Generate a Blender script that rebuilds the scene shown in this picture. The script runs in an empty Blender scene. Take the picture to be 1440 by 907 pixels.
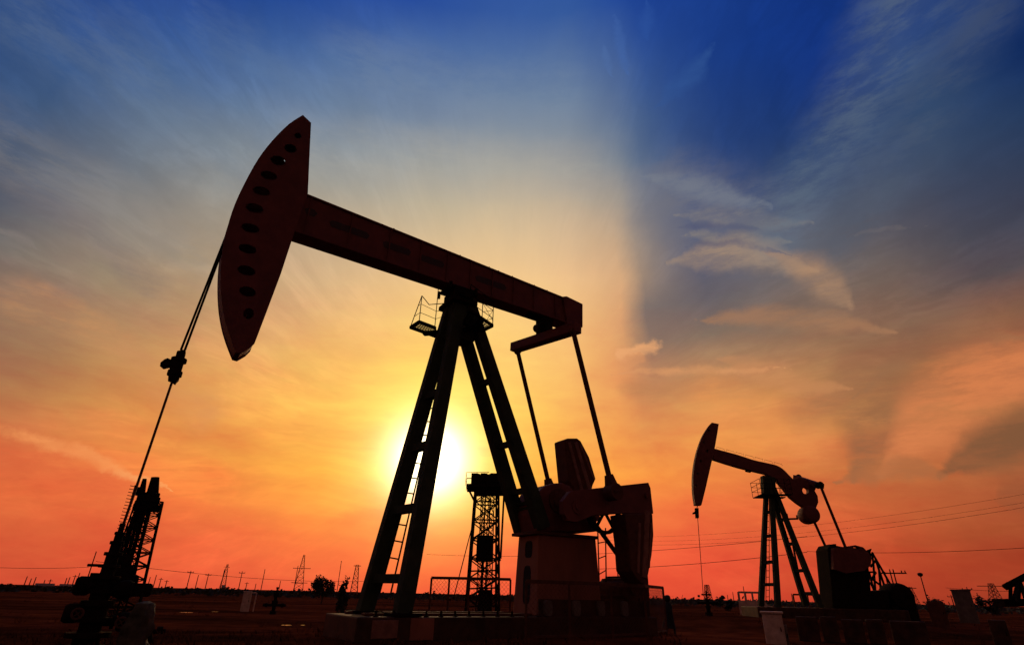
import bpy, bmesh, math, random
from mathutils import Vector, Matrix, noise
from mathutils.geometry import tessellate_polygon
random.seed(11)
V = Vector
sc = bpy.context.scene
COL = sc.collection

# ------------------------------------------------------------------ camera
F_PX = 770.0
TH = math.atan(383 / 770.0)
RL = .022
CF = V((0, math.cos(TH), math.sin(TH)))
_R0 = V((1, 0, 0)); _U0 = V((0, -math.sin(TH), math.cos(TH)))
CR = _R0 * math.cos(RL) + _U0 * math.sin(RL)
CU = _U0 * math.cos(RL) - _R0 * math.sin(RL)
EYE = V((0, 0, 1.5))
cam_d = bpy.data.cameras.new('camera'); cam = bpy.data.objects.new('camera', cam_d); COL.objects.link(cam)
m = Matrix.Identity(4)
for i in range(3):
    m[i][0] = CR[i]; m[i][1] = CU[i]; m[i][2] = -CF[i]; m[i][3] = EYE[i]
cam.matrix_world = m
cam_d.sensor_width = 36; cam_d.lens = 36 * F_PX / 1440
cam_d.clip_start = .05; cam_d.clip_end = 12000
sc.camera = cam

def ray(x, y): return CF + CR * ((x - 720) / F_PX) + CU * ((453.5 - y) / F_PX)
def at(x, y, D):
    "world point at horizontal distance D along a line of sight"
    d = ray(x, y); return EYE + d * (D / math.hypot(d.x, d.y))
def atz(x, y, z):
    d = ray(x, y); return EYE + d * ((z - 1.5) / d.z)
def azel(x, y):
    d = ray(x, y); return math.atan2(d.x, d.y), math.atan2(d.z, math.hypot(d.x, d.y))

class Frame:
    "local axes of a pumping unit: u along the beam (rear +), v sideways (near +), z up"
    def __init__(s, x, y, al):
        s.O = V((x, y, 0)); s.B = V((math.cos(al), math.sin(al), 0)); s.L = V((math.sin(al), -math.cos(al), 0)); s.al = al
    def w(s, u, v, z): return s.O + s.B * u + s.L * v + V((0, 0, z))
    def uz(s, x, y, v):
        d = ray(x, y); t = (s.O + s.L * v - EYE).dot(s.L) / d.dot(s.L)
        p = EYE + d * t - s.O
        return p.dot(s.B), p.z
    def p(s, x, y, v):
        u, z = s.uz(x, y, v); return s.w(u, v, z)
FA = Frame(-1.455, 12.93, .564)
FB = Frame(19.214, 41.129, -.046)

# ------------------------------------------------------------------ materials
def lin(c): return tuple(((v / 255) / 12.92 if v / 255 <= .04045 else ((v / 255 + .055) / 1.055) ** 2.4) for v in c)
MATS = {}
def mat(name, c1, c2, scale=3., rough=.6, metal=0., bump=.15, detail=6, stretch=(1, 1, 1), spec=.4, rough2=None):
    if name in MATS: return MATS[name]
    m = bpy.data.materials.new(name); m.use_nodes = True; MATS[name] = m
    nt = m.node_tree; N = nt.nodes; L = nt.links
    b = N['Principled BSDF']
    tc = N.new('ShaderNodeTexCoord'); mp = N.new('ShaderNodeMapping'); mp.inputs['Scale'].default_value = stretch
    L.new(tc.outputs['Object'], mp.inputs[0])
    n = N.new('ShaderNodeTexNoise'); n.inputs['Scale'].default_value = scale; n.inputs['Detail'].default_value = detail
    n.inputs['Roughness'].default_value = .65
    L.new(mp.outputs[0], n.inputs['Vector'])
    cr = N.new('ShaderNodeValToRGB'); cr.color_ramp.elements[0].position = .35; cr.color_ramp.elements[1].position = .66
    cr.color_ramp.elements[0].color = (*c1, 1); cr.color_ramp.elements[1].color = (*c2, 1)
    L.new(n.outputs[0], cr.inputs[0]); L.new(cr.outputs[0], b.inputs['Base Color'])
    b.inputs['Metallic'].default_value = metal
    b.inputs['Specular IOR Level'].default_value = spec
    mr = N.new('ShaderNodeMapRange'); mr.inputs[3].default_value = rough; mr.inputs[4].default_value = rough2 if rough2 is not None else min(1, rough + .2)
    L.new(n.outputs[0], mr.inputs[0]); L.new(mr.outputs[0], b.inputs['Roughness'])
    n2 = N.new('ShaderNodeTexNoise'); n2.inputs['Scale'].default_value = scale * 7; n2.inputs['Detail'].default_value = 5
    L.new(mp.outputs[0], n2.inputs['Vector'])
    bp = N.new('ShaderNodeBump'); bp.inputs['Strength'].default_value = bump; bp.inputs['Distance'].default_value = .02
    L.new(n2.outputs[0], bp.inputs['Height']); L.new(bp.outputs[0], b.inputs['Normal'])
    return m
M_red = mat('weathered_red_paint', (.12, .031, .028), (.19, .05, .042), 2.5, .6, spec=.25)
M_green = mat('weathered_green_paint', (.028, .038, .024), (.055, .065, .04), 3, .7, spec=.05)
M_dark = mat('oily_dark_steel', (.008, .006, .005), (.022, .013, .01), 5, .75, spec=.02)
M_black = mat('near_black', (.004, .003, .003), (.008, .005, .004), 5, .8)  # near-black; also paints the shade inside the pedestal slots
M_rust = mat('rusty_steel', (.07, .022, .014), (.13, .042, .024), 6, .65, spec=.2)
M_stripe = mat('faded_orange_paint', (.16, .06, .04), (.3, .12, .08), 5, .6)
M_conc = mat('stained_concrete', (.05, .03, .022), (.12, .07, .05), 2.2, .75, bump=.4)
M_concd = mat('oil_soaked_concrete', (.035, .016, .01), (.09, .038, .022), 2, .6, bump=.35, spec=.15)
M_white = mat('grubby_white_paint', (.5, .32, .25), (.75, .52, .42), 4, .6)
M_cab = mat('grey_cabinet_paint', (.1, .075, .06), (.17, .12, .1), 4, .55)
M_ped = mat('pedestal_red_paint', (.2, .062, .034), (.32, .1, .055), 1.6, .6, stretch=(1, 1, .4))
M_cloth = mat('oily_tarpaulin', (.03, .028, .016), (.1, .075, .05), 3, .7, bump=.6)
M_skin = mat('skin', (.25, .12, .08), (.3, .15, .1), 5, .6)
M_coat = mat('dark_work_coat', (.008, .01, .012), (.02, .02, .022), 6, .85)
M_hair = mat('black_hair', (.006, .005, .004), (.012, .01, .008), 20, .6)
M_wood = mat('weathered_wood_pole', (.02, .012, .008), (.05, .03, .02), 5, .8)
M_leaf = mat('dark_foliage', (.012, .014, .006), (.04, .035, .014), 3, .8)
M_far = mat('hazy_far_steel', (.16, .06, .04), (.26, .1, .06), 3, .8)  # lighter reddish base colour has distance haze mixed in
M_glass = mat('dark_window_glass', (.02, .02, .02), (.03, .03, .03), 3, .1, spec=.6)

# ------------------------------------------------------------------ mesh building
ORG = {}
SPLIT = {'grating', 'crank_pin', 'bolt', 'anchor_bolt', 'dark_patch', 'stiffener', 'hand_loop', 'skid_rail', 'pulley_mount', 'cross_brace', 'guide_rail', 'hoist_cable', 'rail', 'foot_plate', 'bridle_cable', 'drive_belt', 'grease_nipple', 'ridge', 'equalizer_bearing', 'flow_pipe', 'machinery_base', 'seats', 'bracket', 'vent'}
class MB:
    def __init__(s): s.bm = bmesh.new()
    def faces(s, vs, fs):
        b = [s.bm.verts.new(v) for v in vs]
        for f in fs:
            try: s.bm.faces.new([b[i] for i in f])
            except ValueError: pass
        return s
    def bar(s, a, b, w, h=None, up=(0, 0, 1), w2=None, h2=None):
        a = V(a); b = V(b); h = h or w; w2 = w2 or w; h2 = h2 or h
        d = (b - a).normalized(); up = V(up)
        if abs(d.dot(up)) > .995: up = V((1, 0, 0))
        x = d.cross(up).normalized(); y = x.cross(d)
        vs = [p + x * (sx * ww / 2) + y * (sy * hh / 2) for p, ww, hh in ((a, w, h), (b, w2, h2)) for sx, sy in ((-1, -1), (1, -1), (1, 1), (-1, 1))]
        return s.faces(vs, [(3, 2, 1, 0), (4, 5, 6, 7), (0, 1, 5, 4), (1, 2, 6, 5), (2, 3, 7, 6), (3, 0, 4, 7)])
    def ibeam(s, a, b, w, h, side, t=.03):
        "I section: web along, flanges perpendicular to side x d"
        a = V(a); b = V(b); d = (b - a).normalized(); side = V(side); side = (side - d * side.dot(d)).normalized(); n = d.cross(side)
        s.bar(a, b, t, h - 2 * t, up=n)
        for k in (-1, 1):
            o = n * (k * (h - t) / 2); s.bar(a + o, b + o, w, t, up=n)
        return s
    def box(s, fr, u0, u1, v0, v1, z0, z1):
        vs = [fr.w(u, v, z) for z in (z0, z1) for u, v in ((u0, v0), (u1, v0), (u1, v1), (u0, v1))]
        return s.faces(vs, [(0, 1, 2, 3), (7, 6, 5, 4), (0, 4, 5, 1), (1, 5, 6, 2), (2, 6, 7, 3), (3, 7, 4, 0)])
    def tube(s, pts, r, n=8, r2=None, cap=True):
        pts = [V(p) for p in pts]; k = len(pts); rings = []
        px = None
        for i, p in enumerate(pts):
            d = (pts[min(i + 1, k - 1)] - pts[max(i - 1, 0)]).normalized()
            if px is None: px = d.orthogonal().normalized()
            else: px = (px - d * px.dot(d)).normalized()
            py = d.cross(px); rr = r if r2 is None else r + (r2 - r) * i / (k - 1)
            rings.append([s.bm.verts.new(p + (px * math.cos(6.28318 * j / n) + py * math.sin(6.28318 * j / n)) * rr) for j in range(n)])
        for a, b in zip(rings, rings[1:]):
            for j in range(n): s.bm.faces.new((a[j], a[(j + 1) % n], b[(j + 1) % n], b[j]))
        if cap: s.bm.faces.new(rings[0][::-1]); s.bm.faces.new(rings[-1])
        return s
    def lathe(s, prof, base, axis=(0, 0, 1), n=16):
        "prof: list of (radius, height)"
        ax = V(axis).normalized(); px = ax.orthogonal().normalized(); py = ax.cross(px); base = V(base); rings = []
        for r, h in prof:
            rings.append([s.bm.verts.new(base + ax * h + (px * math.cos(6.28318 * j / n) + py * math.sin(6.28318 * j / n)) * max(r, .001)) for j in range(n)])
        for a, b in zip(rings, rings[1:]):
            for j in range(n): s.bm.faces.new((a[j], a[(j + 1) % n], b[(j + 1) % n], b[j]))
        s.bm.faces.new(rings[0][::-1]); s.bm.faces.new(rings[-1]); return s
    def torus(s, c, axis, R, r, n=24, k=6):
        ax = V(axis).normalized(); px = ax.orthogonal().normalized(); py = ax.cross(px)
        pts = [V(c) + (px * math.cos(6.28318 * j / n) + py * math.sin(6.28318 * j / n)) * R for j in range(n + 1)]
        return s.tube(pts, r, k, cap=False)
    def plate(s, fr, uz, v0, v1, holes=(), bevel=0):
        "flat plate in the u-z plane from v0 to v1, with optional holes"
        loops = [list(uz)] + [list(h) for h in holes]
        flat = [p for l in loops for p in l]
        tris = tessellate_polygon([[V((p[0], p[1], 0)) for p in l] for l in loops])
        A = [s.bm.verts.new(fr.w(u, v0, z)) for u, z in flat]; B = [s.bm.verts.new(fr.w(u, v1, z)) for u, z in flat]
        for t in tris:
            for vs in ((A[t[0]], A[t[1]], A[t[2]]), (B[t[2]], B[t[1]], B[t[0]])):
                try: s.bm.faces.new(vs)
                except ValueError: pass
        o = 0
        for l in loops:
            k = len(l)
            for j in range(k):
                a, b = o + j, o + (j + 1) % k
                try: s.bm.faces.new((A[a], A[b], B[b], B[a]))
                except ValueError: pass
            o += k
        return s
    def px(s, fr, pts, v0, v1, holes=()):
        "outline traced on the near face"
        return s.plate(fr, [fr.uz(x, y, v1) for x, y in pts], v0, v1, [[fr.uz(x, y, v1) for x, y in h] for h in holes])
    def pieces(s):
        "one builder per connected piece"
        s.bm.verts.ensure_lookup_table(); seen = set(); out = []
        for v0 in list(s.bm.verts):
            if v0 in seen: continue
            st = [v0]; seen.add(v0); comp = []
            while st:
                v = st.pop(); comp.append(v)
                for e in v.link_edges:
                    w = e.other_vert(v)
                    if w not in seen: seen.add(w); st.append(w)
            q = MB(); mp = {v: q.bm.verts.new(v.co) for v in comp}; fs = set(f for v in comp for f in v.link_faces)
            for f in fs: q.bm.faces.new([mp[v] for v in f.verts])
            out.append(q)
        return out
    def build(s, name, m, parent=None, bevel=0, smooth=False, loc=None):
        if parent is not None and name in SPLIT:
            ps = s.pieces()
            if len(ps) > 1:
                for q in ps: o = q._build(name, m, parent, bevel, smooth, loc)
                return o
        return s._build(name, m, parent, bevel, smooth, loc)
    def _build(s, name, m, parent=None, bevel=0, smooth=False, loc=None):
        me = bpy.data.meshes.new(name); o = bpy.data.objects.new(name, me); COL.objects.link(o)
        org = V((0, 0, 0))
        if parent is not None: org = ORG[parent.name]
        elif loc is not None: org = V(loc); o.location = org
        ORG[o.name] = org
        bmesh.ops.recalc_face_normals(s.bm, faces=s.bm.faces)
        bmesh.ops.translate(s.bm, verts=s.bm.verts, vec=-org)
        if smooth:
            for f in s.bm.faces: f.smooth = True
        s.bm.to_mesh(me); s.bm.free(); me.materials.append(m)
        if smooth:
            try: me.set_sharp_from_angle(angle=math.radians(40))
            except Exception: pass
        if parent is not None: o.parent = parent
        if bevel:
            b = o.modifiers.new('bevel', 'BEVEL'); b.width = bevel; b.segments = 2; b.limit_method = 'ANGLE'
        return o

def tag(o, label, cat=None, group=None, kind=None):
    if label: o['label'] = label
    if cat: o['category'] = cat
    if group: o['group'] = group
    if kind: o['kind'] = kind
    return o
def thing(name, loc, label, cat, group=None):
    o = bpy.data.objects.new(name, None); COL.objects.link(o); o.location = loc; ORG[o.name] = V(loc)
    o.empty_display_size = .2
    return tag(o, label, cat, group)
def copy_thing(root, loc, rz=0, scale=1., label=None):
    r = root.copy(); COL.objects.link(r); r.location = loc; r.rotation_euler = (0, 0, rz); r.scale = (scale,) * 3
    if label: r['label'] = label
    for ch in list(root.children):
        c = ch.copy(); COL.objects.link(c); c.parent = r
        for g in ch.children:
            d = g.copy(); COL.objects.link(d); d.parent = c
    return r

# ------------------------------------------------------------------ terrain
def sstep(a, b, x):
    t = max(0, min(1, (x - a) / (b - a))); return t * t * (3 - 2 * t)
def ground_z(x, y):
    r = math.hypot(x, y)
    z = .05 * noise.noise(V((x * .12, y * .12, 0))) + .03 * noise.noise(V((x * .5, y * .5, 3)))
    z += .35 * noise.noise(V((x * .012, y * .012, 7))) * sstep(50, 160, r) * (1 - sstep(900, 1500, r)) - .12 * sstep(50, 160, r)
    z *= sstep(1, 6, r)
    p = V((x, y, 0)) - FA.O; u = p.dot(FA.B); v = p.dot(FA.L)
    d = math.hypot(max(-7.2 - u, 0, u - 6.7), max(-2.2 - v, 0, v - 1.9))
    z += .68 * (1 - sstep(0, 5.5, d))
    p = V((x, y, 0)) - FB.O; u = p.dot(FB.B); v = p.dot(FB.L)
    d = math.hypot(max(-7 - u, 0, u - 9), max(-4 - v, 0, v - 4))
    z += .55 * (1 - sstep(0, 7, d))
    return z
mb = MB()
NR, NA = 150, 260
rings = []
for i in range(NR):
    r = .4 * (9000 / .4) ** (i / (NR - 1))
    rings.append([mb.bm.verts.new((r * math.sin(a), r * math.cos(a), ground_z(r * math.sin(a), r * math.cos(a)))) for a in [6.2831853 * j / NA for j in range(NA)]])
for a, b in zip(rings, rings[1:]):
    for j in range(NA): mb.bm.faces.new((a[j], a[(j + 1) % NA], b[(j + 1) % NA], b[j]))
mb.bm.faces.new(rings[0])
def ground_mat():
    m = bpy.data.materials.new('dry_oilfield_soil'); m.use_nodes = True; nt = m.node_tree; N = nt.nodes; L = nt.links; b = N['Principled BSDF']
    tc = N.new('ShaderNodeTexCoord')
    def nz(s, d=8, st=(1, 1, 1)):
        mp = N.new('ShaderNodeMapping'); mp.inputs['Scale'].default_value = st; L.new(tc.outputs['Object'], mp.inputs[0])
        n = N.new('ShaderNodeTexNoise'); n.inputs['Scale'].default_value = s; n.inputs['Detail'].default_value = d; n.inputs['Roughness'].default_value = .65; L.new(mp.outputs[0], n.inputs['Vector']); return n
    n1 = nz(.06, 8, (.6, 1.6, 1)); n2 = nz(.9); n3 = nz(9)
    c1 = N.new('ShaderNodeValToRGB'); e = c1.color_ramp.elements; e[0].position = .4; e[0].color = (.05, .018, .009, 1); e[1].position = .6; e[1].color = (.2, .052, .022, 1)
    L.new(n1.outputs[0], c1.inputs[0])
    c2 = N.new('ShaderNodeValToRGB'); e = c2.color_ramp.elements; e[0].position = .3; e[0].color = (.45, .45, .4, 1); e[1].position = .72; e[1].color = (1.3, 1.2, 1.1, 1)
    L.new(n2.outputs[0], c2.inputs[0])
    mx = N.new('ShaderNodeMix'); mx.data_type = 'RGBA'; mx.blend_type = 'MULTIPLY'; mx.inputs[0].default_value = 1
    L.new(c1.outputs[0], mx.inputs[6]); L.new(c2.outputs[0], mx.inputs[7]); L.new(mx.outputs[2], b.inputs['Base Color'])
    b.inputs['Roughness'].default_value = .95; b.inputs['Specular IOR Level'].default_value = 0
    ad = N.new('ShaderNodeMath'); ad.operation = 'MULTIPLY_ADD'; ad.inputs[1].default_value = .25; L.new(n3.outputs[0], ad.inputs[0]); L.new(n2.outputs[0], ad.inputs[2])
    bp = N.new('ShaderNodeBump'); bp.inputs['Strength'].default_value = .9; bp.inputs['Distance'].default_value = .25; L.new(ad.outputs[0], bp.inputs['Height']); L.new(bp.outputs[0], b.inputs['Normal'])
    return m
g = mb.build('ground', ground_mat(), smooth=True); tag(g, None, kind='structure')

# ================================================================== MAIN PUMP
E3 = V((0, 0, 1))
def ladder(mbx, a0, a1, b0, b1, r, step):
    "two rails a0-a1, b0-b1 with rungs"
    mbx.tube([a0, a1], r, 6); mbx.tube([b0, b1], r, 6)
    n = max(2, int((a1 - a0).length / step))
    for i in range(1, n):
        t = i / n; mbx.tube([a0.lerp(a1, t), b0.lerp(b1, t)], r * .8, 5)

def ell(cx, cy, rx, ry, rot=0, n=16):
    return [(cx + rx * math.cos(t) * math.cos(rot) - ry * math.sin(t) * math.sin(rot), cy + rx * math.cos(t) * math.sin(rot) + ry * math.sin(t) * math.cos(rot)) for t in [6.28318 * k / n for k in range(n)]]

def smooth_arc(pts, n=5):
    out = []
    for i in range(len(pts) - 1):
        p0 = pts[max(i - 1, 0)]; p1 = pts[i]; p2 = pts[i + 1]; p3 = pts[min(i + 2, len(pts) - 1)]
        for k in range(n):
            t = k / n
            out.append(tuple(.5 * (2 * p1[j] + (p2[j] - p0[j]) * t + (2 * p0[j] - 5 * p1[j] + 4 * p2[j] - p3[j]) * t * t + (3 * p1[j] - p0[j] - 3 * p2[j] + p3[j]) * t ** 3) for j in (0, 1)))
    out.append(pts[-1]); return out

ZT = 1.10   # top of the foundation
pump = thing('pumping_unit', FA.w(0, 0, ZT), 'large near pumping unit with tall horsehead, sun glowing behind its front legs', 'oil pump', 'beam pumping units')

# horsehead : two plates with lightening holes, closed by front and back strips
arc_px = smooth_arc([(426, 162), (406, 175), (383, 198), (363, 224), (345, 256), (330, 288), (320, 319), (313, 351), (310.5, 385), (311.5, 419), (316, 448), (323, 472), (332, 495)], 3)
rest = [(339, 497), (351, 490), (358, 483), (374, 441), (395, 385), (413, 330), (433, 272), (435, 225), (437.5, 173)]
outline = [FA.uz(x, y, .26) for x, y in arc_px + rest]
hole_px = [(419, 191, 5, 4), (408.5, 209, 9, 6), (391, 226, 11, 6.5), (378, 247, 12, 6), (367.5, 269, 12.5, 6), (358, 293, 13, 6.3), (352, 321, 13, 6.3), (348, 350, 13, 6.5), (346.5, 380.5, 13, 6.8), (348, 410, 12, 7), (349.5, 441, 7.5, 8)]
holes = [[FA.uz(x, y, .26) for x, y in ell(cx, cy, rx, ry, .25)] for cx, cy, rx, ry in hole_px]
mb = MB(); mb.plate(FA, outline, .235, .26, holes); mb.plate(FA, outline, -.26, -.235, [[(sum(p[0] for p in h) / 16 + (p0[0] - sum(p[0] for p in h) / 16) * f, sum(p[1] for p in h) / 16 + (p0[1] - sum(p[1] for p in h) / 16) * f) for p0 in h] for h, f in ((holes[1], .3), (holes[2], .2), (holes[8], .9), (holes[9], .95), (holes[10], .8))])
head = mb.build('horsehead', M_red, pump)
mb = MB(); n = len(outline)
cu = sum(p[0] for p in outline) / n; cz = sum(p[1] for p in outline) / n
ins = [(u + (cu - u) * .012, z + (cz - z) * .012) for u, z in outline]
for k in range(n):
    a, b = ins[k], ins[(k + 1) % n]
    vs = [FA.w(a[0], -.234, a[1]), FA.w(b[0], -.234, b[1]), FA.w(b[0], .234, b[1]), FA.w(a[0], .234, a[1])]
    mb.faces(vs, [(0, 1, 2, 3)])
mb.build('rim_plate', M_red, head)
# walking beam
bt0 = (431, 272); bt1 = (796, 419); bb0 = (414, 325); bb1 = (800, 462)
mb = MB()
u0, z0 = FA.uz(*bt0, .24); u1, z1 = FA.uz(*bt1, .24); u2, z2 = FA.uz(*bb1, .24); u3, z3 = FA.uz(*bb0, .24)
z2 = z1 - .84
tl = .05
mb.plate(FA, [(u0, z0 - tl), (u1, z1 - tl), (u2, z2 + tl), (u3, z3 + tl)], -.2, .2)
mb.plate(FA, [(u0, z0), (u1, z1), (u1, z1 - tl), (u0, z0 - tl)], -.24, .24)
mb.plate(FA, [(u3, z3 + tl), (u2, z2 + tl), (u2, z2), (u3, z3)], -.24, .24)
beam = mb.build('walking_beam', M_red, pump, bevel=.008)
mb = MB()
for t in (.0, .13, .26, .37, .47, .56, .65, .74, .83, .93):
    ub = u0 + (u1 - u0) * t + .15; zt = z0 + (z1 - z0) * t; zb = z3 + (z2 - z3) * t
    mb.box(FA, ub - .012, ub + .012, .2, .236, zb + .05, zt - .05)
mb.build('stiffener', M_red, beam)
mb = MB()
for t in (.035, .29, .47, .54, .66, .7, .76, .86, .92):
    ub = u0 + (u1 - u0) * t; zt = z0 + (z1 - z0) * t
    mb.lathe([(.035, -.01), (.035, .05), (.02, .05), (.02, .09)], FA.w(ub, .12 * (-1) ** int(t * 100), zt), n=8)
mb.build('bolt', M_dark, beam)
mb = MB(); mb.px(FA, [(792, 417), (797, 416.5), (819.5, 427.5), (819.5, 460), (807, 464.5), (799, 462)], -.27, .27)
mb.build('end_block', M_red, beam, bevel=.01)
# flat dark patches laid on the web face
mb = MB()
for (a, b) in (((428, 296), (446, 303)), ((463, 314), (520, 331)), ((538, 343), (578, 357)), ((590, 362), (625, 374)), ((668, 391), (712, 407))):
    ua, za = FA.uz(*a, .2); ub, zb = FA.uz(*b, .2)
    mb.plate(FA, [(ua, za + .05), (ua + .08, za + .11), (ub - .08, za + .11), (ub, za + .03), (ub - .06, za - .09), (ua + .05, za - .08)], .2025, .206)
mb.build('dark_patch', mat('dark_blotch', (.018, .006, .005), (.05, .012, .01), 9, .5), beam)

# saddle bearing
mb = MB()
zb_ = z3 + (z2 - z3) * .55
mb.box(FA, -.42, .42, -.3, .3, zb_ - .1, zb_ - .005)
mb.box(FA, -.26, .26, -.36, .36, zb_ - .34, zb_ - .1)
mb.tube([FA.w(0, -.55, zb_ - .3), FA.w(0, .55, zb_ - .3)], .13, 12)
mb.box(FA, -.36, .36, -.44, .44, zb_ - .52, zb_ - .4)
mb.build('saddle_bearing', M_dark, pump, bevel=.01)
mb = MB()
for u in (-.42, .34):
    for v in (-.34, .34): mb.lathe([(.04, 0), (.04, .16), (.05, .16), (.05, .2)], FA.w(u, v, zb_ - .2), n=6)
mb.build('bolt', M_dark, pump)

# samson post
def leg(top, bot, w0, w1):
    mbx = MB(); d = (bot - top).normalized(); side = FA.L
    # tapered I-section: web + flanges facing along the beam
    x = (side - d * side.dot(d)).normalized(); y = d.cross(x)
    for p, q, a, b in ((-.5, -.5 + .12, 0, 0), (.5 - .12, .5, 0, 0)):
        pass
    mbx.bar(top, bot, w0 * .9, w0, up=y, w2=w1 * .9, h2=w1)
    return mbx
ft_n = FA.w(-.02, .16, 8.55); ft_f = FA.w(-.10, -.16, 8.55)
fb_n = FA.p(565, 866, .68); fb_f = FA.p(512, 863, -.68)
fb_n.z = ZT + .03; fb_f.z = ZT + .03
LEGS = {}
leg(ft_n, fb_n, .29, .31).build('leg', M_green, pump, bevel=.012)
leg(ft_f, fb_f, .29, .31).build('leg', M_green, pump, bevel=.012)
rt_n = FA.w(.2, .22, 8.5); rt_f = FA.w(.06, -.24, 8.5)
rb_n = FA.p(763, 743, .42); rb_f = FA.p(733, 747, -.42)
leg(rt_n, rb_n, .27, .31).build('leg', M_green, pump, bevel=.012)
leg(rt_f, rb_f, .27, .3).build('leg', M_green, pump, bevel=.012)
# post cap and foot plates
mb = MB()
ca = FA.w(.02, 0, 8.62); cb = FA.w(.07, 0, 7.35)
mb.bar(ca, cb, .56, .5, up=FA.B, w2=.5, h2=.72)
mb.build('post_head', M_green, pump, bevel=.02)
mb = MB()
for p in (fb_n, fb_f): mb.bar(p + V((0, 0, -.026)), p + V((0, 0, .03)), .62, .56, up=FA.B)
mb.build('foot_plate', M_dark, pump, bevel=.008)
mb = MB()
def on(a, b, z): t = (z - a.z) / (b.z - a.z); return a.lerp(b, t)
for y in (543, 622, 714, 814):
    # brace level read on the near leg
    zz = FA.p(585 + 0, y, .3).z
    mb.bar(on(ft_n, fb_n, zz), on(ft_f, fb_f, zz), .17, .17)
mb.build('cross_brace', M_green, pump, bevel=.006)
mb = MB()
for y in (547, 628, 690):
    zz = FA.p(724, y, 0).z; mb.bar(on(rt_n, rb_n, zz), on(rt_f, rb_f, zz), .13, .13)
zz = FA.p(745, 718, 0).z
for k in range(4): mb.bar(on(rt_n, rb_n, zz + k * .12 - .2), on(rt_f, rb_f, zz + k * .12 - .2), .05, .06)
mb.build('cross_brace', M_green, pump)
mb = MB()
v_ = -.38
ladder(mb, FA.p(610, 556, -.28), FA.p(534, 833, -.42), FA.p(614, 556, -.05), FA.p(549, 836, -.1), .02, .33)
mb.build('ladder', M_dark, pump)

# service platform around the head of the post
ZP = 7.65
plat = MB(); rail = MB(); grate = MB()
def pq(x, y): return atz(x, y, ZP)
L4 = [pq(577, 460.5), pq(589.5, 452.5), pq(612, 461), pq(612, 473)]
R4 = [pq(660, 436), pq(692.8, 458), pq(677, 466), pq(652, 455)]
for Q in (L4, R4):
    for i in range(4): plat.bar(Q[i], Q[(i + 1) % 4], .055, .07)
    a, b, c_, d_ = Q
    for i in range(1, 9):
        t = i / 9; grate.bar(a.lerp(d_, t), b.lerp(c_, t), .012, .02)
        grate.bar(a.lerp(b, t), d_.lerp(c_, t), .01, .015)
plat.bar(pq(596, 469), FA.w(-.2, -.1, ZP - .05), .12, .1)
plat.bar(pq(668, 464), pq(678, 449), .12, .1)
plat.bar(FA.w(0, 0, ZP - .08), pq(672, 457), .1, .1)
pl = plat.build('service_platform', M_dark, pump)
grate.build('grating', M_dark, pl)
r_ = .012
tip = V((pq(577, 460.5) + pq(589.5, 452.5)) / 2); 
def above(q, py):
    "point straight above q seen at picture row py"
    lo, hi = 0, 3
    for _ in range(30):
        mid = (lo + hi) / 2; p = q + E3 * mid - EYE
        y = 453.5 - F_PX * p.dot(CU) / p.dot(CF)
        if y > py: lo = mid
        else: hi = mid
    return q + E3 * lo
A0 = above(L4[0], 416); A1 = above(L4[1], 416)
p2_ = pq(611.5, 460); A2 = above(p2_, 427.5)
rail.tube([L4[0], A1], r_, 5); rail.tube([L4[1], A1], r_, 5); rail.tube([p2_, above(p2_, 406)], r_, 5)
mid = A1.lerp(A2, .5) - E3 * .14
rail.tube([A1, mid, A2], r_, 5)
rail.tube([A2, FA.w(-.2, -.2, 8.5)], r_, 5)
for t in (.35, .68):
    rail.tube([L4[0].lerp(A1, t), L4[1].lerp(A1, t), p2_.lerp(A2, t), FA.w(-.15, -.1, ZP + .35 + t * .4)], r_ * .7, 4)
B0 = above(R4[0], 400); B1 = above(R4[1], 424); B2 = above(R4[2], 422)
mB = R4[0].lerp(R4[1], .0)
rail.tube([R4[0], B0], r_, 5); rail.tube([R4[1], B1], r_, 5); rail.tube([R4[2], B2], r_, 5)
rail.tube([B0, B1, B2], r_, 5)
for t in (.3, .62): rail.tube([R4[0].lerp(B0, t), R4[1].lerp(B1, t), R4[2].lerp(B2, t)], r_ * .7, 4)
rail.tube([R4[1].lerp(B1, .2), R4[2].lerp(B2, .9)], r_ * .6, 4); rail.tube([R4[2].lerp(B2, .1), R4[1].lerp(B1, .65)], r_ * .6, 4)
rail.build('railing', M_dark, pl)

# equalizer
HP = 1.26
e_f = FA.p(724, 489, -HP + .08); e_n = FA.p(812, 461, HP + .05)
ev = (e_n - e_f).normalized()
mb = MB(); mb.bar(e_f - ev * .05, e_n + ev * .02, .3, .27, up=E3)
eq = mb.build('equalizer_beam', M_red, pump, bevel=.015)
mb = MB()
mid = FA.p(762, 474, 0)
mb.bar(FA.p(764, 446, 0), FA.p(766, 470, 0), .36, .3, up=FA.B, w2=.42, h2=.34)
mb.tube([FA.p(755, 462, -.25), FA.p(764, 459, .3)], .13, 12)
mb.bar(FA.p(741, 441, 0), FA.p(775, 452, 0), .3, .07)
mb.build('equalizer_bearing', M_dark, pump, bevel=.01)
mb = MB()
for k in range(6):
    p = e_f.lerp(e_n, .42 + k * .09) - E3 * .13; mb.lathe([(.03, -.05), (.03, .02)], p, n=6)
mb.build('bolt', M_dark, eq)

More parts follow.
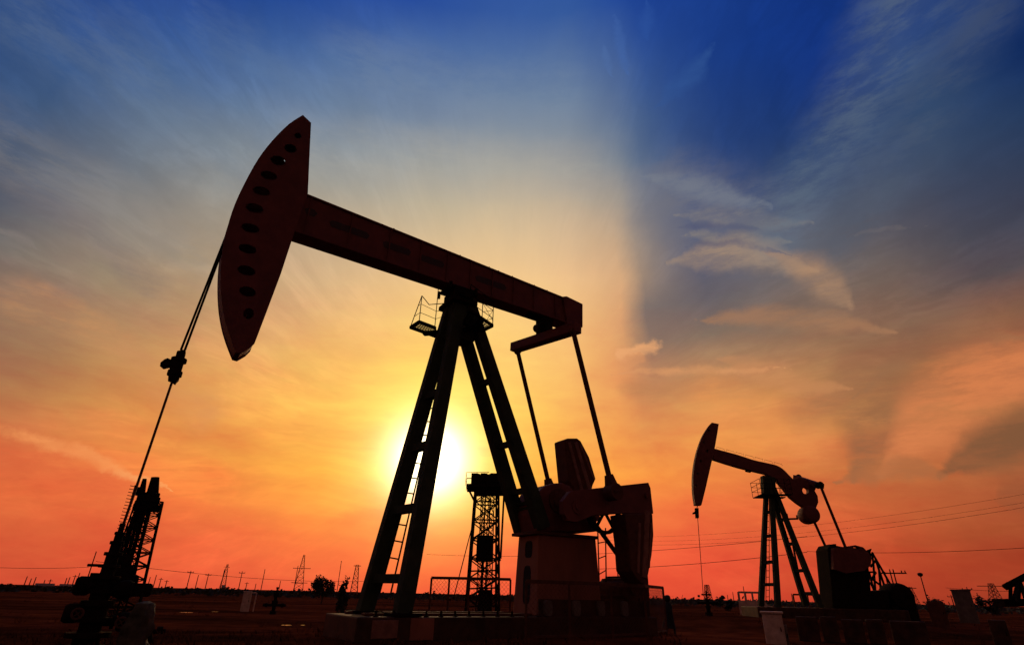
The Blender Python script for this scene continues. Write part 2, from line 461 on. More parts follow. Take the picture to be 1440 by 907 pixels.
# pitman arms
def pitman(top, bot, r, v):
    mbx = MB(); d = (bot - top)
    mbx.tube([top, bot - d.normalized() * .35], r, 10)
    a = bot - d.normalized() * .42
    mbx.bar(a, bot, .15, .15, up=FA.L, w2=.2, h2=.36)
    mbx.tube([bot - FA.L * .16, bot + FA.L * .16], .2, 14)
    mbx.tube([top - FA.L * .06, top + FA.L * .06], .1, 10)
    return mbx
pitman(FA.p(806, 466, HP), FA.p(862, 692, HP + .14), .07, HP).build('pitman_arm', M_rust, pump, smooth=True)
pitman(FA.p(728, 494, -HP), FA.p(775, 694, -HP - .1), .065, -HP).build('pitman_arm', M_rust, pump, smooth=True)

# gearbox, cranks, counterweights
mb = MB()
gp = [FA.uz(x, y, .45) for x, y in [(757, 747), (752, 722), (754, 702), (759, 690), (768, 682.5), (780, 679), (792, 678.5), (802, 683), (809, 693), (824, 700), (838, 705), (841, 747)]]
mb.plate(FA, gp, -.45, .45); gb = mb.build('gearbox', M_red, pump, bevel=.06)
mb = MB()
cg = FA.uz(786, 704, .47)
mb.lathe([(.3, 0), (.3, .05), (.2, .07), (.2, .1)], FA.w(cg[0], .45, cg[1]), FA.L, 20)
for k in range(8):
    a = k * .785; mb.lathe([(.025, 0), (.025, .07)], FA.w(cg[0] + .25 * math.cos(a), .45, cg[1] + .25 * math.sin(a)), FA.L, 6)
mb.box(FA, cg[0] + .35, cg[0] + .95, .45, .51, cg[1] - .1, cg[1] + .0)
mb.build('bearing_cover', M_rust, gb)
cs = FA.uz(812, 711, 1.0)          # crank shaft centre
mb = MB(); mb.tube([FA.w(cs[0], -1.05, cs[1]), FA.w(cs[0], 1.05, cs[1])], .15, 16); mb.build('crank_shaft', M_dark, pump, smooth=True)
cr_px = [(803, 690), (912, 678.3), (915, 686), (919, 722), (877, 721.5), (836, 724), (812, 734), (800, 732), (793, 722), (792, 704)]
mb = MB(); mb.px(FA, cr_px, .95, 1.13)
ck = mb.build('crank', M_red, pump, bevel=.012)
mb = MB()
q = FA.uz(908, 697, 1.13); mb.lathe([(.06, 0), (.06, .05)], FA.w(q[0], 1.13, q[1]), FA.L, 12)
q = FA.uz(812, 712, 1.13); mb.lathe([(.17, 0), (.17, .03), (.09, .03), (.09, .05)], FA.w(q[0], 1.13, q[1]), FA.L, 18)
mb.build('crank_pin', M_red, ck)
# far crank: same shape mirrored in depth
fo = [FA.uz(x, y, 1.13) for x, y in cr_px]
mb = MB(); mb.plate(FA, [(u, z) for u, z in fo], -1.13, -.95); mb.build('crank', M_red, pump, bevel=.012)

def counterweight(px, v0, v1, ridges, rv):
    mbx = MB(); mbx.px(FA, px, v0, v1); o = mbx.build('counterweight', M_rust, pump, bevel=.03)
    mr = MB()
    for a, b, w in ridges:
        ua, za = FA.uz(*a, v1); ub, zb = FA.uz(*b, v1)
        mr.bar(FA.w(ua, v1 + rv, za), FA.w(ub, v1 + rv, zb), w, .05, up=FA.L)
    mr.build('ridge', M_stripe, o, bevel=.012); return o
counterweight([(878, 722), (918, 722), (919.5, 752), (917, 780), (912, 808), (905, 822), (896, 814), (888, 802), (885, 765), (882, 742)], .82, 1.36,
              [((910, 718), (906, 812), .17), ((899, 735), (897, 806), .08), ((916, 735), (912, 798), .06)], .0)
counterweight([(794, 618), (799, 616), (812, 616), (817, 620), (829, 643), (838, 673), (834, 682), (830, 700), (812, 700), (806, 684), (800, 676)], -1.36, -.84,
              [((800, 622), (818, 690), .12), ((809, 622), (829, 688), .14), ((816, 626), (835, 674), .06)], .0)
for o, p in ((None, None),): pass

# brake wheel / pulley with spokes, belt, motor
wc = FA.p(850, 719, .72)
mb = MB(); mb.torus(wc, FA.L, .5, .045, 28, 8); mb.torus(wc - FA.L * .1, FA.L, .5, .035, 28, 6)
for k in range(5):
    a = k * 1.2566 + .3; mb.bar(wc, wc + (FA.B * math.cos(a) + E3 * math.sin(a)) * .49, .06, .05, up=FA.L)
mb.lathe([(.1, -.14), (.1, .1)], wc, FA.L, 12); mb.build('brake_wheel', M_dark, pump, smooth=True)
mb = MB(); mb.tube([wc - FA.L * .9, wc], .06, 8); mb.build('drive_shaft', M_dark, pump)
mt = FA.p(903, 822, .4)
mb = MB()
mb.bar(FA.p(838, 738, .45), FA.p(899, 822, .45), .1, .05, up=FA.L); mb.bar(FA.p(866, 716, .4), FA.p(908, 812, .4), .1, .05, up=FA.L)
mb.build('drive_belt', M_dark, pump)
mb = MB()
ma = FA.p(868, 830, .3); u_, z_ = FA.uz(885, 829, .3)
mb.lathe([(.16, -.55), (.27, -.5), (.29, -.4), (.29, .4), (.27, .5), (.12, .52), (.12, .62)], FA.w(u_, -.1, z_), FA.L, 18)
for k in range(14):
    a = 6.283 * k / 14; c_ = FA.w(u_, -.5, z_) + (FA.B * math.cos(a) + E3 * math.sin(a)) * .3
    mb.bar(c_, c_ + FA.L * .8, .02, .05, up=(FA.B * math.cos(a) + E3 * math.sin(a)))
mb.box(FA, u_ - .45, u_ + .45, -.6, .4, z_ - .42, z_ - .29)
mb.box(FA, u_ + .5, u_ + .85, -.2, .15, z_ - .4, z_ + .62)
mb.build('electric_motor', M_rust, pump, smooth=True)

# pedestal under the gearbox
mb = MB()
pu0, pz0 = FA.uz(757, 868, .45); pu1, _ = FA.uz(846, 868, .45); pt0, ptz = FA.uz(757, 747.5, .45); pt1, _ = FA.uz(838, 747, .45)
z_lo, z_hi = ZT + .004, ptz - .05
vs = [FA.w(pu0 - .06, -.5, z_lo), FA.w(pu1, -.5, z_lo), FA.w(pu1, .48, z_lo), FA.w(pu0 - .06, .48, z_lo), FA.w(pt0 + .02, -.42, z_hi), FA.w(pt1, -.42, z_hi), FA.w(pt1, .43, z_hi), FA.w(pt0 + .02, .43, z_hi)]
mb.faces(vs, [(0, 1, 2, 3), (7, 6, 5, 4), (0, 4, 5, 1), (1, 5, 6, 2), (2, 6, 7, 3), (3, 7, 4, 0)])
ped = mb.build('pedestal', M_ped, pump, bevel=.02)
mb = MB(); mb.box(FA, pt0 - .14, pt1 + .04, -.5, .5, z_hi, z_hi + .07); mb.build('cap_plate', M_rust, ped, bevel=.01)
mb = MB()
def slot(za, zb, va, vb, mbx):
    # near-black plate proud of the sloping front face, painted shade inside a rounded slot
    out = []
    for k in range(16):
        t = 6.283 * k / 16; sv = math.copysign(abs(math.cos(t)) ** .6, math.cos(t)); sz = math.copysign(abs(math.sin(t)) ** .45, math.sin(t))
        v = (va + vb) / 2 + (vb - va) / 2 * sv; z = (za + zb) / 2 + (zb - za) / 2 * sz
        f = (z - z_lo) / (z_hi - z_lo); u = (pu0 - .06) + (pt0 + .02 - pu0 + .06) * f
        out.append((u, v, z))
    n = len(out)
    vs = [FA.w(u - .006, v, z) for u, v, z in out] + [FA.w(u + .004, v, z) for u, v, z in out]
    mbx.faces(vs, [tuple(range(n)), tuple(range(2 * n - 1, n - 1, -1))] + [(i, (i + 1) % n, n + (i + 1) % n, n + i) for i in range(n)])
slot(2.3, 2.68, -.1, .2, mb); slot(1.32, 2.14, -.12, .18, mb)
mb.build('opening_shade', M_black, ped)
# ladder at the rear of the pedestal
mb = MB(); ladder(mb, FA.p(840.5, 742, .2), FA.p(843, 830, .2), FA.p(851.5, 742, .2), FA.p(852.5, 822, .2), .017, .33)
mb.build('ladder', M_dark, pump)
# wireline, carrier bar, polished rod
mb = MB()
ca = FA.w(-5.80, 0, 8.5)
for v, a, b in ((-.1, (313, 330), (254.5, 492)), (.1, (314, 333), (260, 492))):
    ap = FA.p(*a, v); bp_ = FA.p(*b, v); mb.tube([ap + E3 * .45 + FA.B * .26, ap + FA.B * .07, bp_], .022, 6)
mb.build('bridle_cable', M_dark, pump)
carr = [(254, 491), (261.5, 492), (261, 499), (259, 505), (257, 512), (256, 517), (254.5, 524), (252.6, 531.5), (249, 535), (247.7, 537.5), (242.7, 534), (237, 531.6), (238, 520), (239.7, 512.7), (230.8, 514.7), (225.3, 509.7), (231, 505), (235.7, 503), (241, 505.5), (241.5, 502), (243, 506), (246.7, 504.8), (249, 499)]
mb = MB(); mb.px(FA, carr, -.11, .11)
c0 = FA.p(249, 515, 0); mb.lathe([(.1, -.2), (.13, -.2), (.13, -.1), (.1, -.1), (.1, .08), (.14, .08), (.14, .16), (.08, .16), (.08, .3)], c0, n=10)
mb.build('carrier_bar', M_dark, pump, bevel=.012)
mb = MB(); mb.tube([FA.p(244, 531, 0), FA.p(190, 690, 0), FA.p(157, 785, 0)], .022, 6)
mb.build('polished_rod', M_rust, pump)

# ------------------------------------------------------------------ foundation
gz = .7
fd = thing('concrete_foundation', FA.w(2, 0, gz - .2), 'low oil stained concrete foundation carrying the large near pumping unit', 'foundation')
mb = MB(); mb.box(FA, -2.0, 5.45, -1.0, .98, .3, ZT)
fb = mb.build('slab', M_concd, fd, bevel=.03)
mb = MB(); mb.box(FA, -1.72, -1.22, .983, 1.0, gz + .06, ZT - .05); mb.build('painted_block', M_stripe, fd, bevel=.01)
mb = MB(); mb.box(FA, -.98, -.5, .983, 1.0, gz + .02, ZT - .02); mb.build('painted_block', M_ped, fd, bevel=.01)
for px_ in (773, 813, 847.5, 880.5):
    mb = MB(); o_ = []
    uu, zz = FA.uz(px_, 853, 1.0)
    pts = []
    for k in range(16):
        t = 6.283 * k / 16; pts.append((uu + .105 * math.copysign(abs(math.cos(t)) ** .5, math.cos(t)), ZT + .17 + .155 * math.copysign(abs(math.sin(t)) ** .5, math.sin(t))))
    mb.plate(FA, pts, .9, .97); mb.build('marker_plate', M_cab, fd, bevel=.015)
mb = MB()
mb.box(FA, 2.0, 5.3, .86, .9, ZT + .004, ZT + .34)
mb.build('kerb_plate', M_concd, fd)
mb = MB()   # skid rails and hold-down bolts
for v in (-.75, .3): mb.box(FA, -1.7, 2.1, v, v + .2, ZT + .003, ZT + .05)
mb.build('skid_rail', M_rust, fd, bevel=.01)
mb = MB()
for i in range(12):
    p = FA.w(-1.6 + i * .33, .8 + .06 * math.sin(i * 7), ZT); mb.lathe([(.05, 0), (.05, .02), (.022, .02), (.022, .1)], p, n=8)
mb.build('anchor_bolt', M_dark, fd)

# ------------------------------------------------------------------ fence around the crank end
fence = thing('mesh_fence', FA.w(4, 1.6, gz - .1), 'low railing with wire mesh panels enclosing the crank end of the near pump', 'fence')
FT = 1.84
def bpt(x, y): return atz(x, y, FT)
P_bl = at(607, 812, 17.0); P_bm = at(660, 813, 16.6)
Pn1 = at(700, 814, 12.6); Pn2 = at(740, 817, 12.3); Pn3 = at(800, 819, 12.9); Pn4 = at(858, 821, 14.0); Pn5 = at(905, 823.5, 15.2); Pr = at(932, 826, 18.5); Pb = at(850, 819, 21)
loops = [[P_bl, at(632, 812.4, 16.8), P_bm, at(718, 814.3, 16.4)], [Pn2, Pn3, Pn4, Pn5, Pr, at(890, 822, 20.5), Pb]]
for Lp in loops:
    for p in Lp:
        mb = MB(); gz_ = ground_z(p.x, p.y) - .1; mb.bar(V((p.x, p.y, gz_)), p, .05, .05); mb.build('post', M_rust, fence)
    for a, b in zip(Lp, Lp[1:]):
        mb = MB(); mb.bar(a, b, .05, .07)
        ga = V((a.x, a.y, ground_z(a.x, a.y) + .06)); gb_ = V((b.x, b.y, ground_z(b.x, b.y) + .06)); mb.bar(ga, gb_, .04, .04)
        mb.build('rail', M_rust, fence)
        mb = MB(); L_ = (b - a).length; H_ = min(a.z - ga.z, b.z - gb_.z); s_ = .11
        def Q(x, y): t = x / L_; return ga.lerp(gb_, t).lerp(a.lerp(b, t), y / H_)
        k = -H_
        while k < L_:
            x0_, x1_ = max(k, 0), min(k + H_, L_)
            if x1_ > x0_: mb.tube([Q(x0_, x0_ - k), Q(x1_, x1_ - k)], .0028, 3, cap=False); mb.tube([Q(x0_, H_ - (x0_ - k)), Q(x1_, H_ - (x1_ - k))], .0028, 3, cap=False)
            k += s_
        mb.build('wire_mesh', M_rust, fence)

# ------------------------------------------------------------------ wellhead
wz = ground_z(*FA.w(-5.88, 0, 0).xy)
wh = thing('wellhead', FA.w(-5.88, 0, wz), 'dark stacked wellhead with valves under the polished rod of the near pump', 'wellhead')
def ax(z): return FA.w(-5.9, 0, z)
mb = MB(); prof = []
z = wz - .1
for r, h in ((.3, .12), (.2, .1), (.34, .07), (.2, .14), (.32, .06), (.22, .16), (.3, .08), (.18, .1), (.28, .06), (.19, .14), (.26, .05), (.13, .12), (.2, .04), (.12, .14), (.17, .05), (.1, .12), (.13, .05), (.08, .1), (.1, .04), (.055, .14)):
    r *= .78 if z > .8 else .9; prof += [(r, z), (r, z + h)]; z += h
mb.lathe(prof, V((ax(0).x, ax(0).y, 0)), n=18); w_top = z
mb.build('stuffing_box', M_dark, wh, bevel=.006)
mb = MB()
mb.tube([ax(1.8), ax(1.8) - FA.B * .3 - FA.L * .1], .022, 6); mb.tube([ax(1.66), ax(1.66) - FA.B * .22], .03, 6)
mb.build('grease_nipple', M_dark, wh)
def handwheel(c, axis, R, parent):
    mbx = MB(); mbx.torus(c, axis, R, .018, 20, 6); ax_ = V(axis).normalized(); o1 = ax_.orthogonal().normalized(); o2 = ax_.cross(o1)
    for k in range(4):
        a = k * 1.57; mbx.tube([c, c + (o1 * math.cos(a) + o2 * math.sin(a)) * R], .01, 5)
    mbx.tube([c, c - ax_ * .18], .02, 6); mbx.build('handwheel', M_rust, parent, smooth=True)
for zz, d, ln in ((1.5, -1, .26), (1.46, 1, .32), (1.12, -1, .3), (1.0, 1, .55)):
    mb = MB(); D_ = FA.B * d; c_ = ax(zz)
    mb.tube([c_, c_ + D_ * ln], .06, 10); mb.lathe([(.1, 0), (.1, .05)], c_ + D_ * (ln * .45), D_, 12); mb.lathe([(.11, 0), (.14, .05), (.14, .17), (.11, .22)], c_ + D_ * (ln * .6), D_, 12); mb.lathe([(.1, 0), (.1, .05)], c_ + D_ * ln, D_, 12)
    mb.tube([c_ + D_ * (ln * .7), c_ + D_ * (ln * .7) + FA.L * .26], .03, 8)
    mb.build('side_valve', M_dark, wh, smooth=True)
    if zz < 1.2: handwheel(c_ + D_ * (ln * .7) + FA.L * .27, FA.L, .07, wh)
mb = MB()
mb.tube([ax(1.0) + FA.B * .6, ax(.95) + FA.B * .75, ax(.7) + FA.B * .85, ax(.2) + FA.B * .88], .06, 10)
mb.build('flow_pipe', M_dark, wh, smooth=True)
# wrapped insulation bundle beside it
mb = MB(); base = atz(158, 905, .75); base = FA.w(-5.25, .35, wz - .1)
n = 28; rr = []
for i in range(26):
    h = i / 25; z = base.z + h * (1.30 - base.z + .0)
    ring = []
    for j in range(n):
        a = 6.283 * j / n; r = .2 * (1 - .45 * h ** 3) + .05 * noise.noise(V((math.cos(a) * 2.2, math.sin(a) * 2.2, h * 5))) + .025 * noise.noise(V((math.cos(a) * 6, math.sin(a) * 6, h * 14)))
        if i == 25: r *= .35
        ring.append(mb.bm.verts.new((base.x + r * math.cos(a) - .06 * (1 - h), base.y + r * math.sin(a), z)))
    rr.append(ring)
for a, b in zip(rr, rr[1:]):
    for j in range(n): mb.bm.faces.new((a[j], a[(j + 1) % n], b[(j + 1) % n], b[j]))
mb.bm.faces.new(rr[-1])
o = mb.build('wrapped_riser', M_cloth, None, smooth=True, loc=(base.x, base.y, wz)); tag(o, 'upright pipe wrapped in oily pale tarpaulin beside the near wellhead', 'pipe')

# ================================================================== SECOND PUMP
ZB = FB.uz(1094, 853, 0)[1]
pb = thing('pumping_unit', FB.w(0, 0, ZB), 'smaller distant pumping unit on the right with bent beam and round tail weight', 'oil pump', 'beam pumping units')
mb = MB()
h_px = smooth_arc([(1001, 594), (996, 600), (988, 613.5), (982, 630), (979, 641), (976, 657.6), (974.8, 675), (975.5, 694), (978, 710)], 3) + [(986.5, 710), (992, 688), (1001.8, 645), (1005.5, 628), (1009, 608), (1010.8, 596)]
h_h = [ell(cx, cy, 1.3, 2, .2, 10) for cx, cy in ((997, 605), (990, 622), (994.5, 634), (985.5, 648), (981, 666), (978.7, 683))]
# slot shaped hole where the beam joins, round ones down the arc
mb.px(FB, h_px, .2, .24, h_h); uz_ = [FB.uz(x, y, .24) for x, y in h_px]
mb.plate(FB, uz_, -.24, -.2, [[FB.uz(x, y, .24) for x, y in h] for h in h_h])
for k in range(len(uz_)):
    a, b = uz_[k], uz_[(k + 1) % len(uz_)]
    mb.faces([FB.w(a[0], -.2, a[1]), FB.w(b[0], -.2, b[1]), FB.w(b[0], .2, b[1]), FB.w(a[0], .2, a[1])], [(0, 1, 2, 3)])
mb.build('horsehead', M_red, pb)
mb = MB()
mb.px(FB, smooth_arc([(1003, 630), (1020, 634.5), (1040, 640), (1060, 646.5), (1080, 651), (1092, 654), (1101, 659), (1109, 667), (1116, 674)], 3) + [(1125, 671.5), (1136, 676), (1150, 679), (1146, 690), (1150, 697), (1151, 706), (1147, 716), (1131, 713), (1122, 707), (1112, 699), (1101, 685), (1090.5, 673), (1077, 666), (1060, 662), (1040, 657), (1020, 651), (1003, 645.5)], -.22, .22,
      [ell(1133, 689.5, 4.5, 5, -.4, 14)])
bb = mb.build('walking_beam', M_red, pb, bevel=.02)
mb = MB(); mb.px(FB, [(1049, 659), (1056, 661), (1056, 664), (1049, 662.5)], -.1, .1); mb.build('bracket', M_dark, bb)
mb = MB()
hx = [(1008 + i * 13.5, 631 + i * 3.55) for i in range(7)]
for i in range(0, 7, 1):
    a = FB.p(*hx[i], 0)
    b = FB.p(hx[i][0] + 11, hx[i][1] + 3.0, 0)
    mb.tube([a, a + E3 * .14, b + E3 * .14, b], .012, 4)
mb.build('hand_loop', M_dark, bb)
mb = MB(); bu, bz = FB.uz(1137, 724, 0)
mb.lathe([(.1, -.72), (.45, -.66), (.58, -.5), (.61, -.3), (.61, .3), (.58, .5), (.45, .66), (.1, .72)], FB.w(bu, 0, bz), FB.L, 22)
mb.build('tail_weight', M_red, pb, smooth=True)
mb = MB()
ea = FB.p(1122, 673, -1.3); eb_ = FB.p(1154, 683, 1.3)
mb.bar(FB.p(1118, 671, -1.1), FB.p(1156, 683.5, 1.2), .38, .34)
mb.build('equalizer_beam', M_red, pb, bevel=.02)
mb = MB(); mb.lathe([(.22, -.25), (.22, .25)], FB.p(1152, 682, 1.2), FB.L, 12); mb.lathe([(.2, -.2), (.2, .2)], FB.p(1122, 671, -1.1), FB.L, 12); mb.build('equalizer_bearing', M_dark, pb)
for top, bot, v in (((1155, 686), (1190, 772), 1.25), ((1127, 694), (1169, 786), -1.25)):
    mb = MB(); mb.tube([FB.p(*top, v), FB.p(*bot, v)], .095, 8); mb.build('pitman_arm', M_rust, pb, smooth=True)
tp = FB.uz(1082, 675, 0)
LG = []
for (tx, ty), (bx, by), v0, v1 in (((1078, 680), (1070, 853), -.2, -.85), ((1084, 680), (1094, 854), .2, .85), ((1083, 688), (1133, 851), -.2, -.8), ((1088, 686), (1154, 854), .2, .85)):
    a = FB.p(tx, ty, v0); b = FB.p(bx, by, v1); LG.append((a, b)); mb = MB(); mb.bar(a, b, .28, .32, up=FB.L, w2=.34, h2=.38); mb.build('leg', M_green, pb, bevel=.02)
mb = MB(); mb.px(FB, [(1073, 668), (1090, 671), (1092, 694), (1075, 696)], -.3, .3); mb.build('post_head', M_green, pb, bevel=.02)
mb = MB()
for z_ in (7.2, 5.6, 3.9, 2.5):
    for i, j in ((0, 1), (2, 3)):
        zz = z_ - (.5 if i else 0)
        mb.bar(on(*LG[i], zz), on(*LG[j], zz), .2, .2)
mb.build('cross_brace', M_green, pb)
mb = MB(); ladder(mb, FB.p(1079, 700, .1), FB.p(1077, 848, .1), FB.p(1081.5, 700, .1), FB.p(1082, 848, .1), .022, .4); mb.build('ladder', M_dark, pb)
# small platform
mb = MB(); zp = FB.uz(1085, 697, 0)[1]
c0 = FB.uz(1065, 697, 0)[0]; c1 = FB.uz(1107, 697, 0)[0]
mb.box(FB, c0, c1, -.9, -.3, zp - .06, zp); mb.box(FB, c0, c1, .3, .9, zp - .06, zp); mb.box(FB, c0, c0 + .5, -.3, .3, zp - .06, zp)
p_ = mb.build('service_platform', M_dark, pb)
mb = MB()
for v in (-.9, .9):
    for i in range(6):
        u = c0 + (c1 - c0) * i / 5; mb.tube([FB.w(u, v, zp), FB.w(u, v, zp + 1.05)], .02, 4)
    for h in (.38, .72, 1.05): mb.tube([FB.w(c0, v, zp + h), FB.w(c1, v, zp + h)], .018, 4)
for u in (c0, c1):
    for h in (.38, .72, 1.05): mb.tube([FB.w(u, -.9, zp + h), FB.w(u, .9, zp + h)], .018, 4)
mb.build('railing', M_dark, p_)
mb = MB(); mb.tube([FB.p(982, 704, 0), FB.p(980, 715, 0)], .03, 5); mb.build('bridle_cable', M_dark, pb)
mb = MB(); mb.px(FB, [(978, 714), (982.5, 714), (983, 728), (979, 728), (978.5, 722), (975, 722.5), (975, 720), (978, 718.5)], -.12, .12); mb.build('carrier_bar', M_dark, pb)
mb = MB(); mb.tube([FB.p(981, 727, 0), FB.p(985, 780, 0), FB.p(989, 838, 0)], .022, 5); mb.build('polished_rod', M_rust, pb)
# pedestal + gearbox + cranks
mb = MB(); mb.px(FB, [(1164, 772), (1168, 765), (1187, 769), (1216, 771), (1222, 800), (1228, 862), (1172, 862), (1170, 830)], -.9, .9); mb.build('pedestal', M_dark, pb, bevel=.03)
mb = MB(); mb.px(FB, [(1172, 770), (1190, 768), (1203, 766), (1214, 769), (1221, 776), (1226, 784), (1225, 795), (1216, 802), (1190, 806), (1172, 800)], .9, 1.3, [ell(1205, 770.3, 5, 1.6, .2, 10)]); mb.build('counterweight', M_red, pb, bevel=.03)
mb = MB(); mb.px(FB, [(1166, 773), (1166, 765), (1169.5, 765), (1169.5, 768), (1172, 768), (1172, 764.5), (1176, 764.5), (1176, 773)], -.4, .4); mb.build('vent', M_dark, pb)
mb = MB(); mb.px(FB, [(1213, 776), (1221, 773), (1226, 771), (1224, 777), (1228, 781), (1222, 784)], .9, 1.1); mb.build('bracket', M_dark, pb)
mb = MB(); mb.tube([FB.p(1166, 775, -1.2), FB.p(1172, 835, -1.2)], .09, 6); mb.build('support_strut', M_dark, pb)
# foundation, motor
f2 = thing('concrete_foundation', FB.w(2, 0, .3), 'long raised concrete block under the smaller right hand pumping unit', 'foundation')
mb = MB(); mb.box(FB, -2.9, 6.6, -1.6, 1.6, .1, ZB - .003); mb.build('slab', M_concd, f2, bevel=.05)
mb = MB(); mb.px(FB, [(1219, 832), (1250, 829), (1252, 868), (1220, 868)], -.8, .8); o = mb.build('machine_box', M_dark, None, bevel=.05, loc=FB.w(6.8, 0, .5)); 
tag(o, 'black box shaped machine housing right behind the smaller pump pedestal', 'machine housing')
mb = MB(); u_, z_ = FB.uz(1264, 838, .3)
mb.lathe([(.3, -.9), (.72, -.8), (.8, -.5), (.8, .5), (.72, .8), (.3, .9)], FB.w(u_, 0, z_), FB.L, 18)
mb.box(FB, u_ - .8, u_ + .8, -.6, .6, .4, z_ - .5)
mb.box(FB, u_ + .6, u_ + 1.1, -.1, .1, z_ - .7, z_ + .1)
o = mb.build('electric_motor', M_dark, None, smooth=True, loc=FB.w(u_, 0, .45)); tag(o, 'rounded dark motor at the far right end of the smaller pump', 'motor')
# small wellhead of the second pump
w0 = FB.w(-5.6, 0, 0); gz2 = ground_z(w0.x, w0.y)
o = thing('wellhead', V((w0.x, w0.y, gz2)), 'small wellhead under the thin rod of the smaller right hand pump', 'wellhead')
mb = MB(); mb.lathe([(.25, -.1), (.25, .2), (.14, .2), (.14, .5), (.22, .5), (.22, .58), (.12, .58), (.12, .95), (.18, .95), (.18, 1.0), (.06, 1.0), (.06, 1.5)], V((w0.x, w0.y, gz2)), n=12); mb.build('stack', M_dark, o)
mb = MB(); mb.tube([V((w0.x - .7, w0.y, gz2 + .75)), V((w0.x + .7, w0.y, gz2 + .75))], .07, 8); mb.tube([V((w0.x + .3, w0.y, gz2 + 1.25)), V((w0.x - .35, w0.y, gz2 + 1.25))], .05, 8); mb.build('side_valve', M_dark, o)
# railing near second pump
o = thing('pipe_railing', at(1117, 850, 52), 'low pipe railing running behind the rear legs of the smaller pump', 'railing')
Lp = [at(1115, 835.5, 52), at(1135, 835.8, 52), at(1155, 836, 52.5), at(1172, 836, 53)]
for p in Lp: mb = MB(); mb.bar(V((p.x, p.y, .2)), p, .09, .09); mb.build('post', M_rust, o)
for a, b in zip(Lp, Lp[1:]): mb = MB(); mb.bar(a, b, .09, .12); mb.build('rail', M_rust, o)

# ================================================================== LATTICE TOWERS
def lattice(parent, base, w0, w1, h, n, r, rz=0, m=M_dark, dz=None):
    c, s = math.cos(rz), math.sin(rz)
    def P(i, t):
        sx, sy = ((-1, -1), (1, -1), (1, 1), (-1, 1))[i % 4]; w = (w0 + (w1 - w0) * t) / 2
        return V((base.x + (sx * c - sy * s) * w, base.y + (sx * s + sy * c) * w, base.z + h * t))
    for i in range(4):
        mbx = MB(); mbx.bar(P(i, 0), P(i, 1), r * 2, r * 2); mbx.build('leg', m, parent)
    mbx = MB()
    for k in range(n + 1):
        t = k / n
        for i in range(4): mbx.bar(P(i, t), P(i + 1, t), r * 1.2, r * 1.2)
        if k < n:
            t2 = (k + 1) / n
            for i in range(4):
                mbx.bar(P(i, t), P(i + 1, t2), r, r); mbx.bar(P(i + 1, t), P(i, t2), r, r)
    mbx.build('lattice', m, parent)
    return P

# centre tower
DC = 42.
cb = at(678, 850, DC); cb.z = ground_z(cb.x, cb.y)
tc_ = thing('tower_pumping_unit', cb, 'lattice tower pumping unit between the legs of the near pump, square platform on top', 'oil pump', 'lattice tower pumping units')
Htop = at(684, 683, DC).z - cb.z
P = lattice(tc_, cb, 2.15, 1.6, Htop, 7, .075, .12); lattice(tc_, cb + V((.1, .2, 0)), .8, .7, Htop, 9, .032, .5)
ctop = cb + E3 * Htop
mb = MB(); a = at(655, 686, DC); b = at(712, 685, DC)
X = (b - a).normalized(); Y = V((-X.y, X.x, 0))
def bx(mbx, c, lx, ly, lz): mbx.bar(c - X * lx / 2, c + X * lx / 2, ly, lz)
pc = (a + b) / 2; pc.z = ctop.z + .1
pc.z -= .25; bx(mb, pc, (b - a).length * .95, 2.2, .2); bx(mb, pc - E3 * .3 + X * .3, 2.0, 1.5, .38)
pf = mb.build('top_platform', M_dark, tc_)
mb = MB()
for s in (-1.05, 1.05):
    for i in range(3):
        q = pc - X * ((b - a).length / 2 - i * .8) + Y * s; mb.tube([q, q + E3 * .95], .02, 4)
    for h in (.5, .95): q = pc - X * (b - a).length / 2 + Y * s; mb.tube([q + E3 * h, q + X * 1.7 + E3 * h], .025, 4)
q = pc - X * (b - a).length / 2
for h in (.5, .95): mb.tube([q - Y * 1.05 + E3 * h, q + Y * 1.05 + E3 * h], .02, 4)
mb.build('railing', M_dark, pf)
for cx, cy, rr_ in ((671, 675, .45), (681, 672.5, .34), (691, 675.5, .46), (701, 674, .36)):
    mb = MB(); c_ = at(cx, cy, DC); mb.lathe([(rr_ * .6, -.4), (rr_, -.32), (rr_, -.1), (rr_ * .85, -.08), (rr_ * .85, .08), (rr_, .1), (rr_, .32), (rr_ * .6, .4)], c_, Y, 18); mb.build('head_pulley', M_dark, tc_, smooth=True)
mb = MB()
for cx in (667, 680, 694, 706): q = at(cx, 683, DC); mb.bar(q, q + E3 * .9, .35, .5)
mb.build('pulley_mount', M_dark, tc_)
mb = MB(); a = at(652, 687, DC); mb.bar(at(659, 688, DC), at(668, 706, DC), .12, .14); mb.build('bracket', M_dark, tc_)
mb = MB(); c_ = at(681.5, 771, DC); mb.bar(c_ - E3 * .85, c_ + E3 * .85, 1.15, .9, up=Y); mb.build('counterweight_box', M_black, tc_, bevel=.03)
mb = MB()
for cx, dx in ((676, -4), (679, -2), (684, 0), (687, 1)):
    mb.tube([at(cx + 4, 690, DC), at(cx, 756, DC)], .04, 4)
mb.tube([at(679, 786, DC), at(676, 846, DC)], .1, 5); mb.tube([at(684, 786, DC), at(682, 846, DC)], .06, 5)
mb.build('hoist_cable', M_dark, tc_)
mb = MB(); mb.bar(at(709, 690, DC), at(704, 785, DC), .14, .14); mb.bar(at(704, 785, DC), at(699, 786, DC), .3, .3); mb.build('drive_pipe', M_dark, tc_)
mb = MB(); mb.tube([at(667, 728, DC), at(638, 840, DC)], .045, 4); mb.build('guy_wire', M_dark, tc_)
mb = MB()
for k in range(5): q = cb + E3 * (.8 + k * .55); mb.bar(q - X * 1.1, q + X * 1.1, .1, .1)
mb.bar(cb + X * .2, cb + X * .2 + E3 * 1.8, 1.5, .9); mb.build('base_frame', M_dark, tc_)

